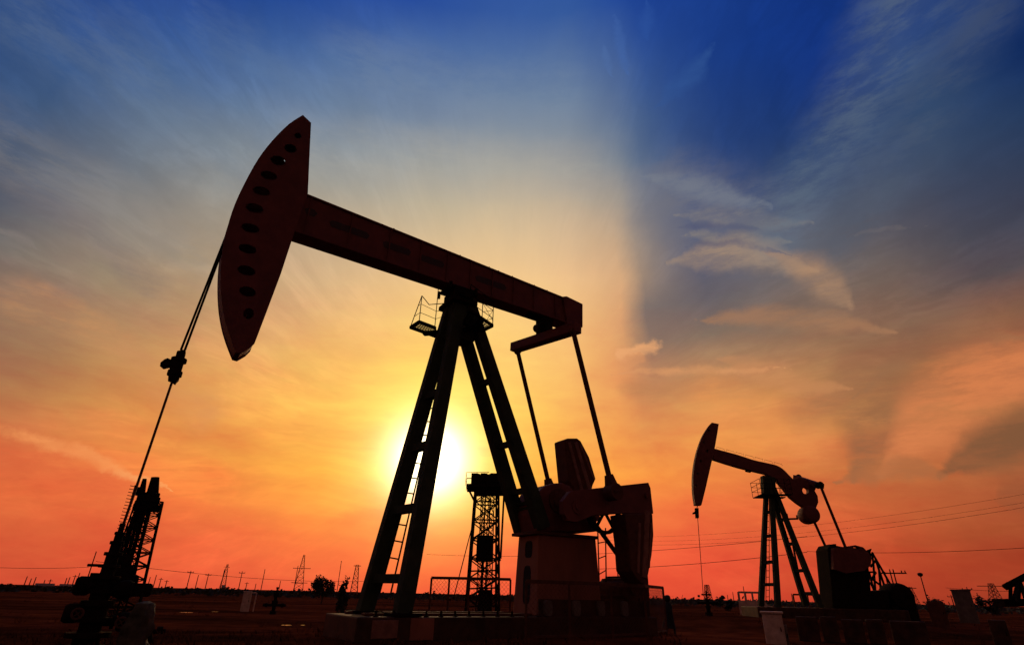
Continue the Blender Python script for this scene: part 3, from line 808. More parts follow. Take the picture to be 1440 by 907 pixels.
# left tower with twin horns
DL = 36.
lb = at(169, 850, DL); lb.z = ground_z(lb.x, lb.y)
tl_ = thing('tower_pumping_unit', lb, 'lattice tower pumping unit on the left with two pointed horns at its top', 'oil pump', 'lattice tower pumping units')
Xl = V((math.cos(math.radians(32)), math.sin(math.radians(32)), 0)); Yl = V((-Xl.y, Xl.x, 0))
ht = at(214, 706, DL).z - lb.z
lattice(tl_, lb, 1.7, 1.05, ht, 9, .045, .55); lattice(tl_, lb - Xl * .3, .9, .6, ht, 12, .03, .2)
for (x0_, y0_), (x1_, y1_), r0, r1 in (((212, 708), (218.5, 671), .34, .2), ((197, 704), (203.5, 673), .2, .1)):
    mb = MB(); a = at(x0_, y0_, DL); b = at(x1_, y1_, DL); mb.tube([a, a.lerp(b, .55), b], r0, 10, r1)
    mb.build('horn', M_dark, tl_)
for cx, cy, lx, lz in ((212, 703, .7, .7), (199, 704, .5, .55), (206, 714, 1.25, .3), (218, 706, .4, .45), (197, 691, .4, .35)):
    mb = MB(); c_ = at(cx, cy, DL); mb.bar(c_ - Xl * lx / 2, c_ + Xl * lx / 2, .9, lz); mb.build('drive_housing', M_dark, tl_, bevel=.06)
mb = MB()
for cx0, cx1 in ((196, 165), (201, 171), (206, 177), (213, 187)): mb.tube([at(cx0, 700, DL), at(cx1, 815, DL)], .085, 6)
mb.build('guide_rail', M_dark, tl_)
mb = MB(); a = at(191, 682, DL - .6); b = at(160, 785, DL - .6); mb.tube([a, b], .05, 5)
for k in range(22):
    q = a.lerp(b, (k + .5) / 22); mb.tube([q - Xl * .24 + E3 * .03, q + Xl * .1], .022, 4)
mb.build('climbing_peg_pole', M_dark, tl_)
mb = MB()
for cx, cy, lx, lz in ((170, 806, 1.0, .8), (174, 788, .7, .6), (168, 822, 1.5, .9), (199, 829, .9, .6), (150, 827, .8, .5)):
    c_ = at(cx, cy, DL); mb.bar(c_ - Xl * lx / 2, c_ + Xl * lx / 2, 1.4, lz)
mb.build('machinery_base', M_dark, tl_, bevel=.15)

# ================================================================== SMALL THINGS
def vert(px0, py0, py1, D, r, r2=None, n=5):
    a = at(px0, py0, D); b = V((a.x, a.y, 0)); lo, hi = -3, 60
    return a
def height_at(a, py):
    "height z of the point above a seen in picture row py"
    lo, hi = -2., 80.
    for _ in range(40):
        mid = (lo + hi) / 2; p = V((a.x, a.y, mid)) - EYE; y = 453.5 - F_PX * p.dot(CU) / p.dot(CF)
        if y > py: lo = mid
        else: hi = mid
    return lo

POLES = [ # base x, base row, top row, distance, label
    (120, 822, 775, 150, 'tallest leaning-looking wooden pole left of the left tower', 0),
    (262, 828, 802, 260, 'short pole with crossarm first right of the left tower', 1),
    (274, 829, 808, 300, 'thin bare pole second right of the left tower', 0),
    (288, 829, 806, 280, 'pole with crossarm third right of the left tower', 1),
    (309, 830, 800, 240, 'thin pole standing just left of the faint lattice mast', 0),
    (335, 830, 803, 260, 'pole with crossarm between the faint mast and the white box', 1),
    (366.5, 831, 800, 220, 'tall bare pole above the small white box', 0),
    (412.5, 833, 795, 210, 'pole touching the left side of the big lattice pylon', 0),
    (473.5, 834, 788, 190, 'tall pole rising left of the dark shrub near the pump leg', 0),
    (1304, 843, 806, 150, 'lone pole with small lamp head right of the smaller pump', 2),
    (1247.5, 843, 803, 120, 'leftmost pole of the cluster behind the smaller pump', 0),
    (1254, 843, 803.5, 120, 'second pole of the cluster behind the smaller pump', 0),
    (1262, 843, 800, 118, 'third and tall pole of the cluster behind the smaller pump', 3),
    (1267, 843, 800, 118, 'rightmost pole of the cluster behind the smaller pump', 3),
    (1130.5, 846, 722, 75, 'tall pole with crossarm directly behind the rear legs of smaller pump', 1),
    (1340, 846, 836, 260, 'tiny pole peeking left of the grey kiosk', 1),
    (1378, 847, 833, 260, 'tiny pole between the grey kiosk and the round bush', 0),
    (1211, 844, 818, 300, 'faint pole just right of the smaller pump pedestal', 0),
    (1048, 843, 824, 400, 'thin distant pole above the parked van roof', 0),
    (1366, 847, 825, 200, 'small pole with crossarm right of the grey kiosk', 1),
]
for bxp, py0, py1, D, lab, kind in POLES:
    a = at(bxp, py0, D); gz_ = ground_z(a.x, a.y); zt = height_at(a, py1)
    base = V((a.x, a.y, gz_)); r = max(.13, D * .0007)
    o = thing('utility_pole', base, lab, 'pole', 'wooden poles along the horizon')
    mb = MB(); mb.tube([base - E3 * .3, V((a.x, a.y, zt))], r, 6, r * .7); mb.build('shaft', M_wood, o)
    side = V((a.y, -a.x, 0)).normalized()
    if kind in (1, 3):
        mb = MB(); h = zt - .6; w = 1.1 * (1 if kind == 1 else 1.6); q = V((a.x, a.y, h)); mb.bar(q - side * w, q + side * w, .16, .2)
        for s in (-w * .9, 0, w * .9): mb.tube([q + side * s, q + side * s + E3 * .4], .09, 5)
        mb.build('crossarm', M_wood, o)
    if kind == 2:
        mb = MB(); q = V((a.x, a.y, zt)); mb.lathe([(.15, -.6), (.45, -.4), (.5, 0), (.2, .15)], q, n=8); mb.build('lamp_head', M_wood, o)

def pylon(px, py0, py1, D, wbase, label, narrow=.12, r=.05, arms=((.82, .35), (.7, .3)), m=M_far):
    a = at(px, py0, D); gz_ = ground_z(a.x, a.y); zt = height_at(a, py1); base = V((a.x, a.y, gz_))
    o = thing('lattice_pylon', base, label, 'pylon', 'lattice masts far off on the horizon')
    h = zt - gz_
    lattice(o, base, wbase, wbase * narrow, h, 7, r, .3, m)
    side = V((a.y, -a.x, 0)).normalized()
    for f, w in arms:
        mb = MB(); q = base + E3 * h * f; mb.bar(q - side * wbase * w * 2.2, q + side * wbase * w * 2.2, r * 2, r * 3); mb.build('crossarm', m, o)
    return o
pylon(419, 831, 780, 260, 4.0, 'largest lattice pylon with crossarms left of the small round tree', r=.07, arms=((.66, .4), (.3, .35)), m=M_dark)
pylon(312, 829, 793, 330, 2.8, 'faint lattice mast left of the small white box', .2, .06, ((.9, .2),))
pylon(497.5, 833, 794, 230, 2.7, 'narrow drilling derrick with dark crown beside the front legs of near pump', .35, .07, ((.97, .22),))
pylon(1284, 845, 825, 330, 4, 'tiny derrick between the pole cluster and the lone lamp pole', .3, .1, ((.95, .3),))
pylon(1402, 847, 820, 330, 4.5, 'faint lattice mast near the right edge left of the far pump', .3, .09, ((.9, .5),))
pylon(996, 841, 822, 420, 4, 'tiny hazy derrick just right of the smaller pump rod', .5, .14, ((.95, .1),))
pylon(877, 842, 745, 110, 1.5, 'slim lattice mast seen behind the hanging counterweight of near pump', .5, .05, ((.9, .3),))

# distant sticks on the left horizon: bare masts
stk = [(31, 810), (38, 813), (44, 811), (58, 815), (66, 814), (88, 812), (92, 811), (99, 808), (104, 805), (107, 811), (141, 812), (206, 811), (214, 808), (222, 812), (231, 815), (345, 818), (358, 820), (392, 816), (528, 822), (575, 815), (583, 818), (1030, 832), (1022, 836), (1112, 834), (1232, 836)]
words = ['leftmost', 'second', 'third', 'fourth', 'fifth', 'sixth', 'seventh', 'eighth', 'ninth', 'tenth', 'eleventh', 'twelfth', 'thirteenth', 'fourteenth', 'fifteenth', 'sixteenth', 'seventeenth', 'eighteenth', 'nineteenth', 'twentieth', 'twenty first', 'twenty second', 'twenty third', 'twenty fourth', 'twenty fifth']
for (x, y), wd in zip(stk, words):
    D = 420; a = at(x, 830, D); gz_ = ground_z(a.x, a.y); zt = height_at(a, y)
    mb = MB(); b = V((a.x, a.y, gz_)); mb.tube([b, V((a.x, a.y, zt))], .3, 4, .2)
    if int(x) % 3 == 0: mb.bar(V((a.x - 1.3, a.y, zt - .8)), V((a.x + 1.3, a.y, zt - .8)), .25, .25)
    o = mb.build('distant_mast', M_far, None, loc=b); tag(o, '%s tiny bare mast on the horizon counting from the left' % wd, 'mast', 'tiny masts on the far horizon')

# power lines
def wire(name, a, b, sag, r, label):
    n = 24; pts = [a.lerp(b, i / n) - E3 * (sag * 4 * (i / n) * (1 - i / n)) for i in range(n + 1)]
    mb = MB(); mb.tube(pts, r, 4, cap=False); o = mb.build(name, M_dark, None, loc=a); tag(o, label, 'cable', 'overhead power lines'); return o
wire('power_line', at(-60, 795, 130), at(125, 797, 150), .3, .045, 'single power line at left running to the tall pole')
wire('power_line', at(135, 789, 150), at(515, 817, 190), 1.2, .055, 'power line from the left tower across to the pump legs')
wire('power_line', at(600, 779, 160), at(1135, 754, 110), 1.5, .04, 'lowest faint power line passing behind both pumps')
wire('power_line', at(1135, 775, 90), at(1500, 766, 80), .4, .03, 'thick dark power line right of the smaller pump, lowest on the right')
wire('power_line', at(790, 800, 115), at(1135, 776, 90), .6, .04, 'power line sloping up from near pump to behind the smaller pump')
wire('power_line', at(790, 752, 130), at(1500, 684, 90), 2.2, .016, 'topmost thin power line crossing the right sky')
wire('power_line', at(790, 755, 130), at(1500, 696, 90), 2.4, .015, 'second thin power line from the top in the right sky')
wire('power_line', at(790, 760, 130), at(1500, 703, 90), 2.4, .022, 'third darker power line from the top in the right sky')
wire('power_line', at(1330, 826, 220), at(1500, 830, 180), .5, .06, 'short low power line between the grey kiosk and the right edge')

# third pump, far right, partly outside the frame
DT = 70.
c_ = at(1440, 846, DT); gz_ = ground_z(c_.x, c_.y)
FC = Frame(c_.x, c_.y, -.6)
t3 = thing('pumping_unit', V((c_.x, c_.y, gz_)), 'far pumping unit cut off by the right edge with its beam tilted up', 'oil pump', 'beam pumping units')
a = at(1412, 826, DT); b = at(1462, 800, DT)
mb = MB(); mb.bar(a, b, .35, .5); mb.build('walking_beam', M_dark, t3)
mb = MB(); mb.bar(at(1412, 827, DT), at(1419, 820, DT), .6, .35); mb.build('equalizer_beam', M_dark, t3)
pv = at(1433, 816, DT)
for x, y in ((1426, 845), (1431, 847), (1443, 845), (1448, 847)):
    mb = MB(); mb.bar(pv, at(x, y, DT + (1 if y == 845 else -1)), .26, .26); mb.build('leg', M_dark, t3)
for x, dd in ((1419.5, 1), (1422.5, -1)):
    mb = MB(); mb.bar(at(x, 824, DT + dd), at(x, 842, DT + dd), .14, .14); mb.build('pitman_arm', M_dark, t3)
mb = MB(); mb.lathe([(.3, -.2), (.6, 0), (.5, .5), (.1, .9)], at(1460, 799, DT), n=10); mb.build('horsehead', M_dark, t3)
mb = MB(); q = at(1418, 847, DT); mb.bar(q - X * .9, q + X * 1.0, 1.2, .6); mb.build('pedestal', M_dark, t3)

# tripod lattice behind the second pump
o = thing('lattice_boom', at(1238, 845, 60), 'slanting lattice boom and stays behind the smaller pump pedestal', 'crane')
mb = MB(); D = 60.
for (x0_, y0_), (x1_, y1_) in (((1226, 776), (1256, 828)), ((1231, 786), (1246, 830)), ((1228, 790), (1232, 845)), ((1224, 797), (1232, 787)), ((1222, 804), (1232, 804)), ((1232, 804), (1225, 815)), ((1224, 812), (1248, 830)), ((1224, 818), (1236, 845)), ((1226, 778), (1228, 790)), ((1236, 800), (1240, 845)), ((1222, 804), (1229, 830))):
    mb.tube([at(x0_, y0_, D), at(x1_, y1_, D)], .09, 4)
mb.build('boom', M_dark, o)

def cabinet(px0, px1, pyt, D, depth, label, name, m, top=True, z0=None, rz=0., cat='cabinet'):
    a = at(px0, pyt, D); b = at(px1, pyt, D); b.z = a.z; c = (a + b) / 2; w = (b - a).length
    gz_ = ground_z(c.x, c.y) if z0 is None else z0
    X_ = (b - a).normalized(); Y_ = V((-X_.y, X_.x, 0)); mid_ = c + Y_ * depth / 2
    o = thing(name, V((mid_.x, mid_.y, gz_)), label, cat)
    mbx = MB(); mbx.bar(V((mid_.x, mid_.y, gz_ - .05)), V((mid_.x, mid_.y, a.z)), w, depth, up=Y_); mbx.build('body', m, o, bevel=.02)
    if top:
        mbx = MB(); q = V((mid_.x, mid_.y, a.z)); mbx.bar(q + E3 * .002, q + E3 * .07, w + .1, depth + .12, up=Y_); mbx.build('lid', m, o, bevel=.015)
    f = V((c.x, c.y, 0)) - Y_ * .012; H = a.z - gz_
    mbx = MB(); mbx.bar(V((f.x, f.y, gz_ + .12 * H)) + X_ * 0, V((f.x, f.y, gz_ + .9 * H)), w * .84, .02, up=Y_); d_ = mbx.build('door', m, o, bevel=.006)
    mbx = MB(); q = V((f.x, f.y, gz_ + .55 * H)) + X_ * w * .33 - Y_ * .03; mbx.bar(q - E3 * .06, q + E3 * .06, .03, .04, up=Y_); mbx.build('handle', M_dark, d_)
    return o, X_, Y_, c, gz_
cabinet(1071, 1099, 862, 24, .6, 'tall pale electrical cabinet with flat lid in front of smaller pump', 'electrical_cabinet', M_white)
cabinet(1097, 1106, 878, 24.1, .4, 'narrow box attached against the right side of the pale electrical cabinet', 'meter_box', M_cab, False, cat='box')
cabinet(1337, 1364, 830, 50, 1.2, 'boxy grey kiosk with flat roof standing on the right', 'switch_kiosk', M_cab, cat='kiosk')
cabinet(1302, 1326, 845, 42, 1.0, 'low reddish box between the smaller pump and the grey kiosk', 'storage_box', M_rust, False, cat='box')
cabinet(1388, 1413, 871, 30, .5, 'low dark box lying in the right foreground', 'crate', M_concd, False, cat='box')
cabinet(343, 354, 832, 52, .5, 'small white box on the left field with an open dark side', 'control_box', M_white, cat='box')
q0 = at(354, 833, 51.9); mb = MB(); gz_ = ground_z(q0.x, q0.y); q1 = at(361, 833, 52.3)
for a_, b_ in ((V((q0.x, q0.y, gz_)), q0), (q0, q1), (q1, V((q1.x, q1.y, gz_)))): mb.bar(a_, b_, .07, .07)
o = mb.build('hoop_barrier', M_white, None, loc=V((q0.x, q0.y, gz_))); tag(o, 'thin white hoop frame against the small white box on the left', 'barrier')

# low barrier wall segments in front of the second pump
for k, (x0_, x1_, yt) in enumerate(((1118, 1148, 866), (1152, 1175, 866), (1182, 1212, 870), (1216, 1240, 870), (1250, 1300, 872))):
    a = at(x0_, yt, 30); b = at(x1_, yt, 30); b.z = a.z
    mb = MB(); c_ = (a + b) / 2; g_ = ground_z(c_.x, c_.y)
    mb.bar(V((a.x, a.y, (a.z + g_) / 2)), V((b.x, b.y, (a.z + g_) / 2)), .3, a.z - g_)
    o = mb.build('concrete_block', M_concd, None, bevel=.04, loc=V((c_.x, c_.y, g_)))
    tag(o, '%s dark concrete block in the row before the smaller pump' % ['leftmost', 'second', 'middle', 'fourth', 'longest rightmost'][k], 'block', 'concrete blocks before the smaller pump')

# van behind front legs of second pump
DV = 60.
va = at(1040, 856, DV); vb = at(1091, 856, DV); Xv = (vb - va); Xv.z = 0; LV = Xv.length; Xv.normalize(); Yv = V((-Xv.y, Xv.x, 0))
gzv = ground_z(va.x, va.y); van = thing('parked_van', V((va.x, va.y, gzv)), 'pale parked van with square windows behind the front legs of the smaller pump', 'van')
zt = at(1042, 831, DV).z
def vp(x, y, z): return V((va.x, va.y, 0)) + Xv * x + Yv * y + E3 * z
class FV:  # frame adaptor
    def w(s, u, v, z): return vp(u, -v, z)
fv = FV()
H = zt - gzv
roofz = zt
wins = [[(LV * x0, zt - .75), (LV * x1, zt - .75), (LV * x1, zt - .15), (LV * x0, zt - .15)] for x0, x1 in ((.05, .19), (.24, .39), (.44, .58))]
body = [(0, gzv + .35), (LV, gzv + .35), (LV, gzv + 1.0), (LV * .78, gzv + 1.2), (LV * .66, zt - .05), (LV * .62, zt), (.1, zt), (0, zt - .1)]
mb = MB(); mb.plate(fv, body, -.04, 0, wins); mb.plate(fv, body, -1.9, -1.86, wins)
for i in range(len(body)):
    a, b = body[i], body[(i + 1) % len(body)]
    mb.faces([fv.w(a[0], -.03, a[1]), fv.w(b[0], -.03, b[1]), fv.w(b[0], -1.87, b[1]), fv.w(a[0], -1.87, a[1])], [(0, 1, 2, 3)])
mb.build('body', M_white, van)
for x in (LV * .2, LV * .78):
    for y in (.1, 1.8):
        mb = MB(); mb.lathe([(.1, -.1), (.36, -.1), (.38, -.06), (.38, .06), (.36, .1), (.1, .1)], vp(x, y, gzv + .36), Yv, 16); mb.build('wheel', M_dark, van, smooth=True)
mb = MB()
mb.bar(vp(LV * .08, .9, zt - 1.3), vp(LV * .55, .9, zt - 1.3), 1.5, .5); mb.build('seats', M_dark, van)

# small wellheads in the field
def xmas(px, pyb, pyt, D, label, fat=1.):
    a = at(px, pyb, D); g_ = ground_z(a.x, a.y); h = height_at(a, pyt) - g_; b = V((a.x, a.y, g_)); s = V((a.y, -a.x, 0)).normalized()
    o = thing('wellhead', b, label, 'wellhead')
    mb = MB(); mb.lathe([(.22 * fat, -.1), (.22 * fat, h * .12), (.12 * fat, h * .12), (.12 * fat, h * .3), (.2 * fat, h * .3), (.2 * fat, h * .5), (.11 * fat, h * .5), (.11 * fat, h * .62), (.17 * fat, h * .62), (.17 * fat, h * .8), (.06 * fat, h * .8), (.06 * fat, h * .94), (.1 * fat, h * .94), (.08 * fat, h)], b, n=12); mb.build('stack', M_dark, o)
    for d, hh in ((1, .33), (-1, .33)):
        mb = MB(); mb.tube([b + E3 * h * hh, b + E3 * h * hh + s * d * .75 * fat], .08 * fat, 8); mb.lathe([(.14, 0), (.14, .16)], b + E3 * h * hh + s * d * .45 * fat, s * d, 10); mb.build('side_valve', M_dark, o)
    return o
xmas(385.5, 852, 825, 46, 'small dark wellhead with side arms right of the white box')
xmas(199, 893, 856, 22, 'short dark valve post right of the wrapped pipe at lower left', .8)

# ------------------------------------------------------------------ vegetation
def crown(mbx, c, rx, rz_, n, leaf, seed, fill=.35, squash=None):
    rnd = random.Random(seed)
    cl = []
    for _ in range(max(5, n // 60)):
        while True:
            p = V((rnd.uniform(-1, 1), rnd.uniform(-1, 1), rnd.uniform(-1, 1)))
            if fill < p.length < 1: break
        cl.append((p, rnd.uniform(.18, .42)))
    for i in range(n):
        p, r = rnd.choice(cl); q = p + V((rnd.gauss(0, 1), rnd.gauss(0, 1), rnd.gauss(0, 1))) * r * .55
        w = V((c.x + q.x * rx, c.y + q.y * rx, c.z + q.z * rz_))
        a = V((rnd.uniform(-1, 1), rnd.uniform(-1, 1), rnd.uniform(-1, 1))).normalized(); b = a.orthogonal().normalized(); l = leaf * rnd.uniform(.6, 1.3)
        mbx.faces([w - a * l, w + b * l * .5, w + a * l, w - b * l * .5], [(0, 1, 2, 3)])
def tree(px, pyb, pyt, D, rx, label, name='tree', n=1500, leaf=.14, split=.35):
    a = at(px, pyb, D); g_ = ground_z(a.x, a.y); zt = height_at(a, pyt); b = V((a.x, a.y, g_)); h = zt - g_
    o = thing(name, b, label, 'tree' if name != 'shrub' else 'shrub', None)
    mb = MB(); mb.tube([b - E3 * .2, b + V((.1, 0, h * .3)), b + V((-.05, .1, h * .7))], h * .03, 7, h * .012)
    rnd = random.Random(int(px))
    for k in range(6):
        s = b + E3 * h * rnd.uniform(.25, .55); e = b + V((rnd.uniform(-1, 1) * rx * .8, rnd.uniform(-1, 1) * rx * .8, h * rnd.uniform(.6, .9))); mb.tube([s, s.lerp(e, .5) + E3 * .05, e], h * .013, 5, h * .005)
    mb.build('trunk', M_wood, o)
    mb = MB(); crown(mb, b + E3 * h * (split + (1 - split) / 2), rx, h * (1 - split) / 2, n, leaf, int(px)); mb.build('crown', M_leaf, o)
    return o
tree(453, 838, 811, 85, 1.25, 'small round tree alone on the field left of the near pump', leaf=.17, n=1500, split=.28)
tree(480, 852, 816, 44, .34, 'narrow upright dark shrub close to the front legs of the near pump', 'shrub', 1400, .09, .02)
tree(1390, 846, 836, 150, 2.2, 'low round bush right of the grey kiosk', 'shrub', 700, .3, .05)
tree(1021, 846, 838, 120, 1.8, 'low bush between the smaller pump rod and the van', 'shrub', 700, .25, .05)
tree(1317, 846, 840, 130, 2.0, 'low bush left of the grey kiosk', 'shrub', 600, .25, .05)

# distant scrub line and low houses
mb = MB(); rnd = random.Random(5)
for i in range(2600):
    az = rnd.uniform(-.95, .95); D = rnd.uniform(170, 420)
    hh = (1.1 + 1.4 * noise.noise(V((az * 14, 0, D * .004))) + .8 * noise.noise(V((az * 60, 5, 0)))) * D / 300
    if hh < .25: continue
    x, y = D * math.sin(az), D * math.cos(az); z = ground_z(x, y); r = rnd.uniform(.8, 2.6) * D / 300
    for k in range(6):
        c = V((x + rnd.gauss(0, r), y + rnd.gauss(0, r), z + abs(rnd.gauss(0, .5)) * hh))
        a = V((rnd.uniform(-1, 1), rnd.uniform(-1, 1), rnd.uniform(-.6, 1))).normalized(); b = a.orthogonal().normalized(); l = rnd.uniform(.4, 1.1) * D / 300
        mb.faces([c - a * l, c + b * l * .7, c + a * l, c - b * l * .7], [(0, 1, 2, 3)])
o = mb.build('distant_scrub', M_leaf); tag(o, 'dark band of distant scrub along the horizon', 'scrub', kind='stuff')
# dry tufts on the field
mb = MB()
for i in range(9000):
    az = rnd.uniform(-.9, .9); D = 9 * (120 / 9) ** rnd.random(); x, y = D * math.sin(az), D * math.cos(az)
    if noise.noise(V((x * .11, y * .11, 2))) < .02: continue
    z = ground_z(x, y); s = rnd.uniform(.03, .1) * (1 + D / 60)
    for k in range(4):
        t = V((rnd.gauss(0, .6), rnd.gauss(0, .6), 1)) * s; w = V((rnd.uniform(-1, 1), rnd.uniform(-1, 1), 0)) * s * .18; p = V((x + rnd.gauss(0, s), y + rnd.gauss(0, s), z - .01))
        mb.faces([p - w, p + w, p + t], [(0, 1, 2)])
o = mb.build('dry_grass', mat('dry_grass', (.04, .014, .006), (.14, .045, .02), 2, .9, spec=0)); tag(o, 'sparse dry grass tufts scattered over the field', 'grass', kind='stuff')

for px0, px1, pyt, D, lab in ((50, 78, 819.5, 330, 'long low shed roof at the far left horizon'), (84, 112, 820.5, 350, 'low pale shed left of the tall leaning pole'), (312, 318, 822, 300, 'small dark hut under the faint mast')):
    a = at(px0, pyt, D); b = at(px1, pyt, D); g_ = ground_z(a.x, a.y); b.z = a.z; d = (b - a).normalized(); yy = V((-d.y, d.x, 0)) * 3
    o = thing('shed', V((a.x, a.y, g_)), lab, 'shed')
    mb = MB(); mb.faces([V((p.x, p.y, z)) for z in (g_ - .5, a.z - 1) for p in (a, b, b + yy * 2, a + yy * 2)], [(0, 1, 2, 3), (7, 6, 5, 4), (0, 4, 5, 1), (1, 5, 6, 2), (2, 6, 7, 3), (3, 7, 4, 0)]); mb.build('wall', M_cab, o)
    mb = MB(); e = V((0, 0, 1)); A_ = [a - e - yy * .1 + e * .004, b - e - yy * .1 + e * .004, b - e + yy * 2.1 + e * .004, a - e + yy * 2.1 + e * .004]; r0 = a + yy; r1 = b + yy
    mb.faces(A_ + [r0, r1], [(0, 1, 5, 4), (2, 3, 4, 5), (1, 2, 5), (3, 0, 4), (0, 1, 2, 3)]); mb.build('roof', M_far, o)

# puddles
mp_ = bpy.data.materials.new('still_water'); mp_.use_nodes = True; b_ = mp_.node_tree.nodes['Principled BSDF']
b_.inputs['Base Color'].default_value = (.02, .012, .01, 1); b_.inputs['Roughness'].default_value = .25; b_.inputs['Specular IOR Level'].default_value = .5
nn = mp_.node_tree.nodes.new('ShaderNodeTexNoise'); nn.inputs['Scale'].default_value = 5
bpn = mp_.node_tree.nodes.new('ShaderNodeBump'); bpn.inputs['Strength'].default_value = .12; mp_.node_tree.links.new(nn.outputs[0], bpn.inputs['Height']); mp_.node_tree.links.new(bpn.outputs[0], b_.inputs['Normal'])
mb = MB()
for px_, py_, wpx, dd in ((262, 861, 16, .35), (302, 860, 8, .25), (402, 879, 12, .3), (426, 879, 5, .2), (473, 892.5, 11, .16)):
    d = ray(px_, py_); t = -1.5 / d.z; c = EYE + d * t
    for _ in range(6):
        zz = ground_z(c.x, c.y); t = (zz - 1.5) / d.z; c = EYE + d * t
    s = V((c.y, -c.x, 0)).normalized(); f = V((c.x, c.y, 0)).normalized(); w = wpx / 1700 * c.xy.length; n = 26; pts = []
    for k in range(n):
        a = 6.283 * k / n; r = 1 + .35 * noise.noise(V((math.cos(a) * 1.3, math.sin(a) * 1.3, px_))); pts.append(c + s * (w * r * math.cos(a)) + f * (dd * r * math.sin(a)))
    z = max(ground_z(p.x, p.y) for p in pts) + .012
    mb.faces([V((p.x, p.y, z)) for p in pts], [tuple(range(n))])
o = mb.build('water', mp_); tag(o, None, kind='structure')

# ------------------------------------------------------------------ person walking, right of the fence
def person():
    D = 20.5
    feet = at(944, 905, D); g_ = ground_z(feet.x, feet.y); base = V((feet.x, feet.y, g_))
    hz = height_at(base, 838.5)
    S = (hz - g_) / 1.72
    root = thing('person', base, 'person in a long dark coat standing right of the fence', 'person')
    ry = V((.93, .37, 0))       # facing direction (to the right)
    rx = V((.37, -.93, 0))      # their right hand side
    def P(f, s, z): return base + ry * (f * S) + rx * (s * S) + E3 * (z * S)
    J = {}; E = []; R = []
    def j(n, p, r, par=None):
        J[n] = len(R); R.append((p, r * S)); 
        if par: E.append((J[par], J[n]))
    j('pel', P(0, 0, .95), .15); j('belly', P(0, 0, 1.1), .14, 'pel'); j('chest', P(.01, 0, 1.3), .165, 'belly'); j('neck', P(.02, 0, 1.47), .055, 'chest'); j('hd', P(.035, 0, 1.56), .08, 'neck'); j('hd2', P(.03, 0, 1.64), .085, 'hd')
    for s, t in ((-1, 'l'), (1, 'r')):
        st = .2 * s
        j('hip' + t, P(0, .09 * s, .92), .1, 'pel'); j('kn' + t, P(.06 + st * .6, .1 * s, .5), .062, 'hip' + t); j('an' + t, P(-.03 + st * 1.1, .1 * s, .09), .042, 'kn' + t); j('to' + t, P(.13 + st * 1.1, .11 * s, .035), .036, 'an' + t)
        j('sh' + t, P(0, .18 * s, 1.4), .06, 'chest'); j('el' + t, P(-.05 - st * .3, .25 * s, 1.13), .045, 'sh' + t); j('wr' + t, P(.06 - st * .7, .26 * s, .9), .03, 'el' + t); j('pa' + t, P(.08 - st * .8, .26 * s, .83), .032, 'wr' + t)
        for k in range(4):
            j('f%d%s' % (k, t), P(.06 + .02 * k - st * .8, .27 * s, .76 - .01 * (k in (1, 2))), .009, 'pa' + t)
        j('th' + t, P(.12 - st * .8, .25 * s, .8), .01, 'pa' + t)
    me = bpy.data.meshes.new('body'); me.from_pydata([tuple(p - base) for p, r in R], E, []); o = bpy.data.objects.new('body', me); COL.objects.link(o); o.parent = root; ORG[o.name] = base
    sk = o.modifiers.new('skin', 'SKIN'); 
    if not me.skin_vertices: me.attributes  # created by modifier below
    bm_ = bmesh.new(); bm_.from_mesh(me); ly = bm_.verts.layers.skin.verify(); bm_.verts.ensure_lookup_table()
    for i, (p, r) in enumerate(R): bm_.verts[i][ly].radius = (r, r); bm_.verts[i][ly].use_root = (i == 0)
    bm_.to_mesh(me); bm_.free()
    o.modifiers.new('sub', 'SUBSURF').levels = 2; o.modifiers['sub'].render_levels = 2
    me.materials.append(M_coat)
    mb = MB(); prof = []
    n = 20; rr = []
    for f, z, a, b in ((.02, 1.49, .07, .08), (.01, 1.45, .11, .17), (.0, 1.36, .155, .235), (0, 1.15, .17, .22), (0, .98, .19, .23), (-.02, .75, .23, .26), (-.04, .5, .3, .3), (-.05, .42, .3, .3)):
        rr.append([mb.bm.verts.new(P(f + a * math.cos(6.283 * k / n) * (1 + .05 * math.sin(k * 2.1)), b * math.sin(6.283 * k / n) * (1 + .05 * math.cos(k * 1.7)), z)) for k in range(n)])
    for a, b in zip(rr, rr[1:]):
        for k in range(n): mb.bm.faces.new((a[k], a[(k + 1) % n], b[(k + 1) % n], b[k]))
    mb.build('coat', M_coat, root, smooth=True)
    mb = MB()
    mb.lathe([(.03, -.085), (.075, -.05), (.1, .0), (.105, .05), (.085, .1), (.04, .125)], P(.02, 0, 1.61), n=14); mb.build('hair', M_hair, root, smooth=True)
    mb = MB(); mb.lathe([(.02, -.06), (.06, -.03), (.07, .02), (.05, .07)], P(.075, 0, 1.59), n=12); mb.tube([P(.13, 0, 1.6), P(.155, 0, 1.575)], .014, 5); mb.build('face', M_skin, root, smooth=True)
person()

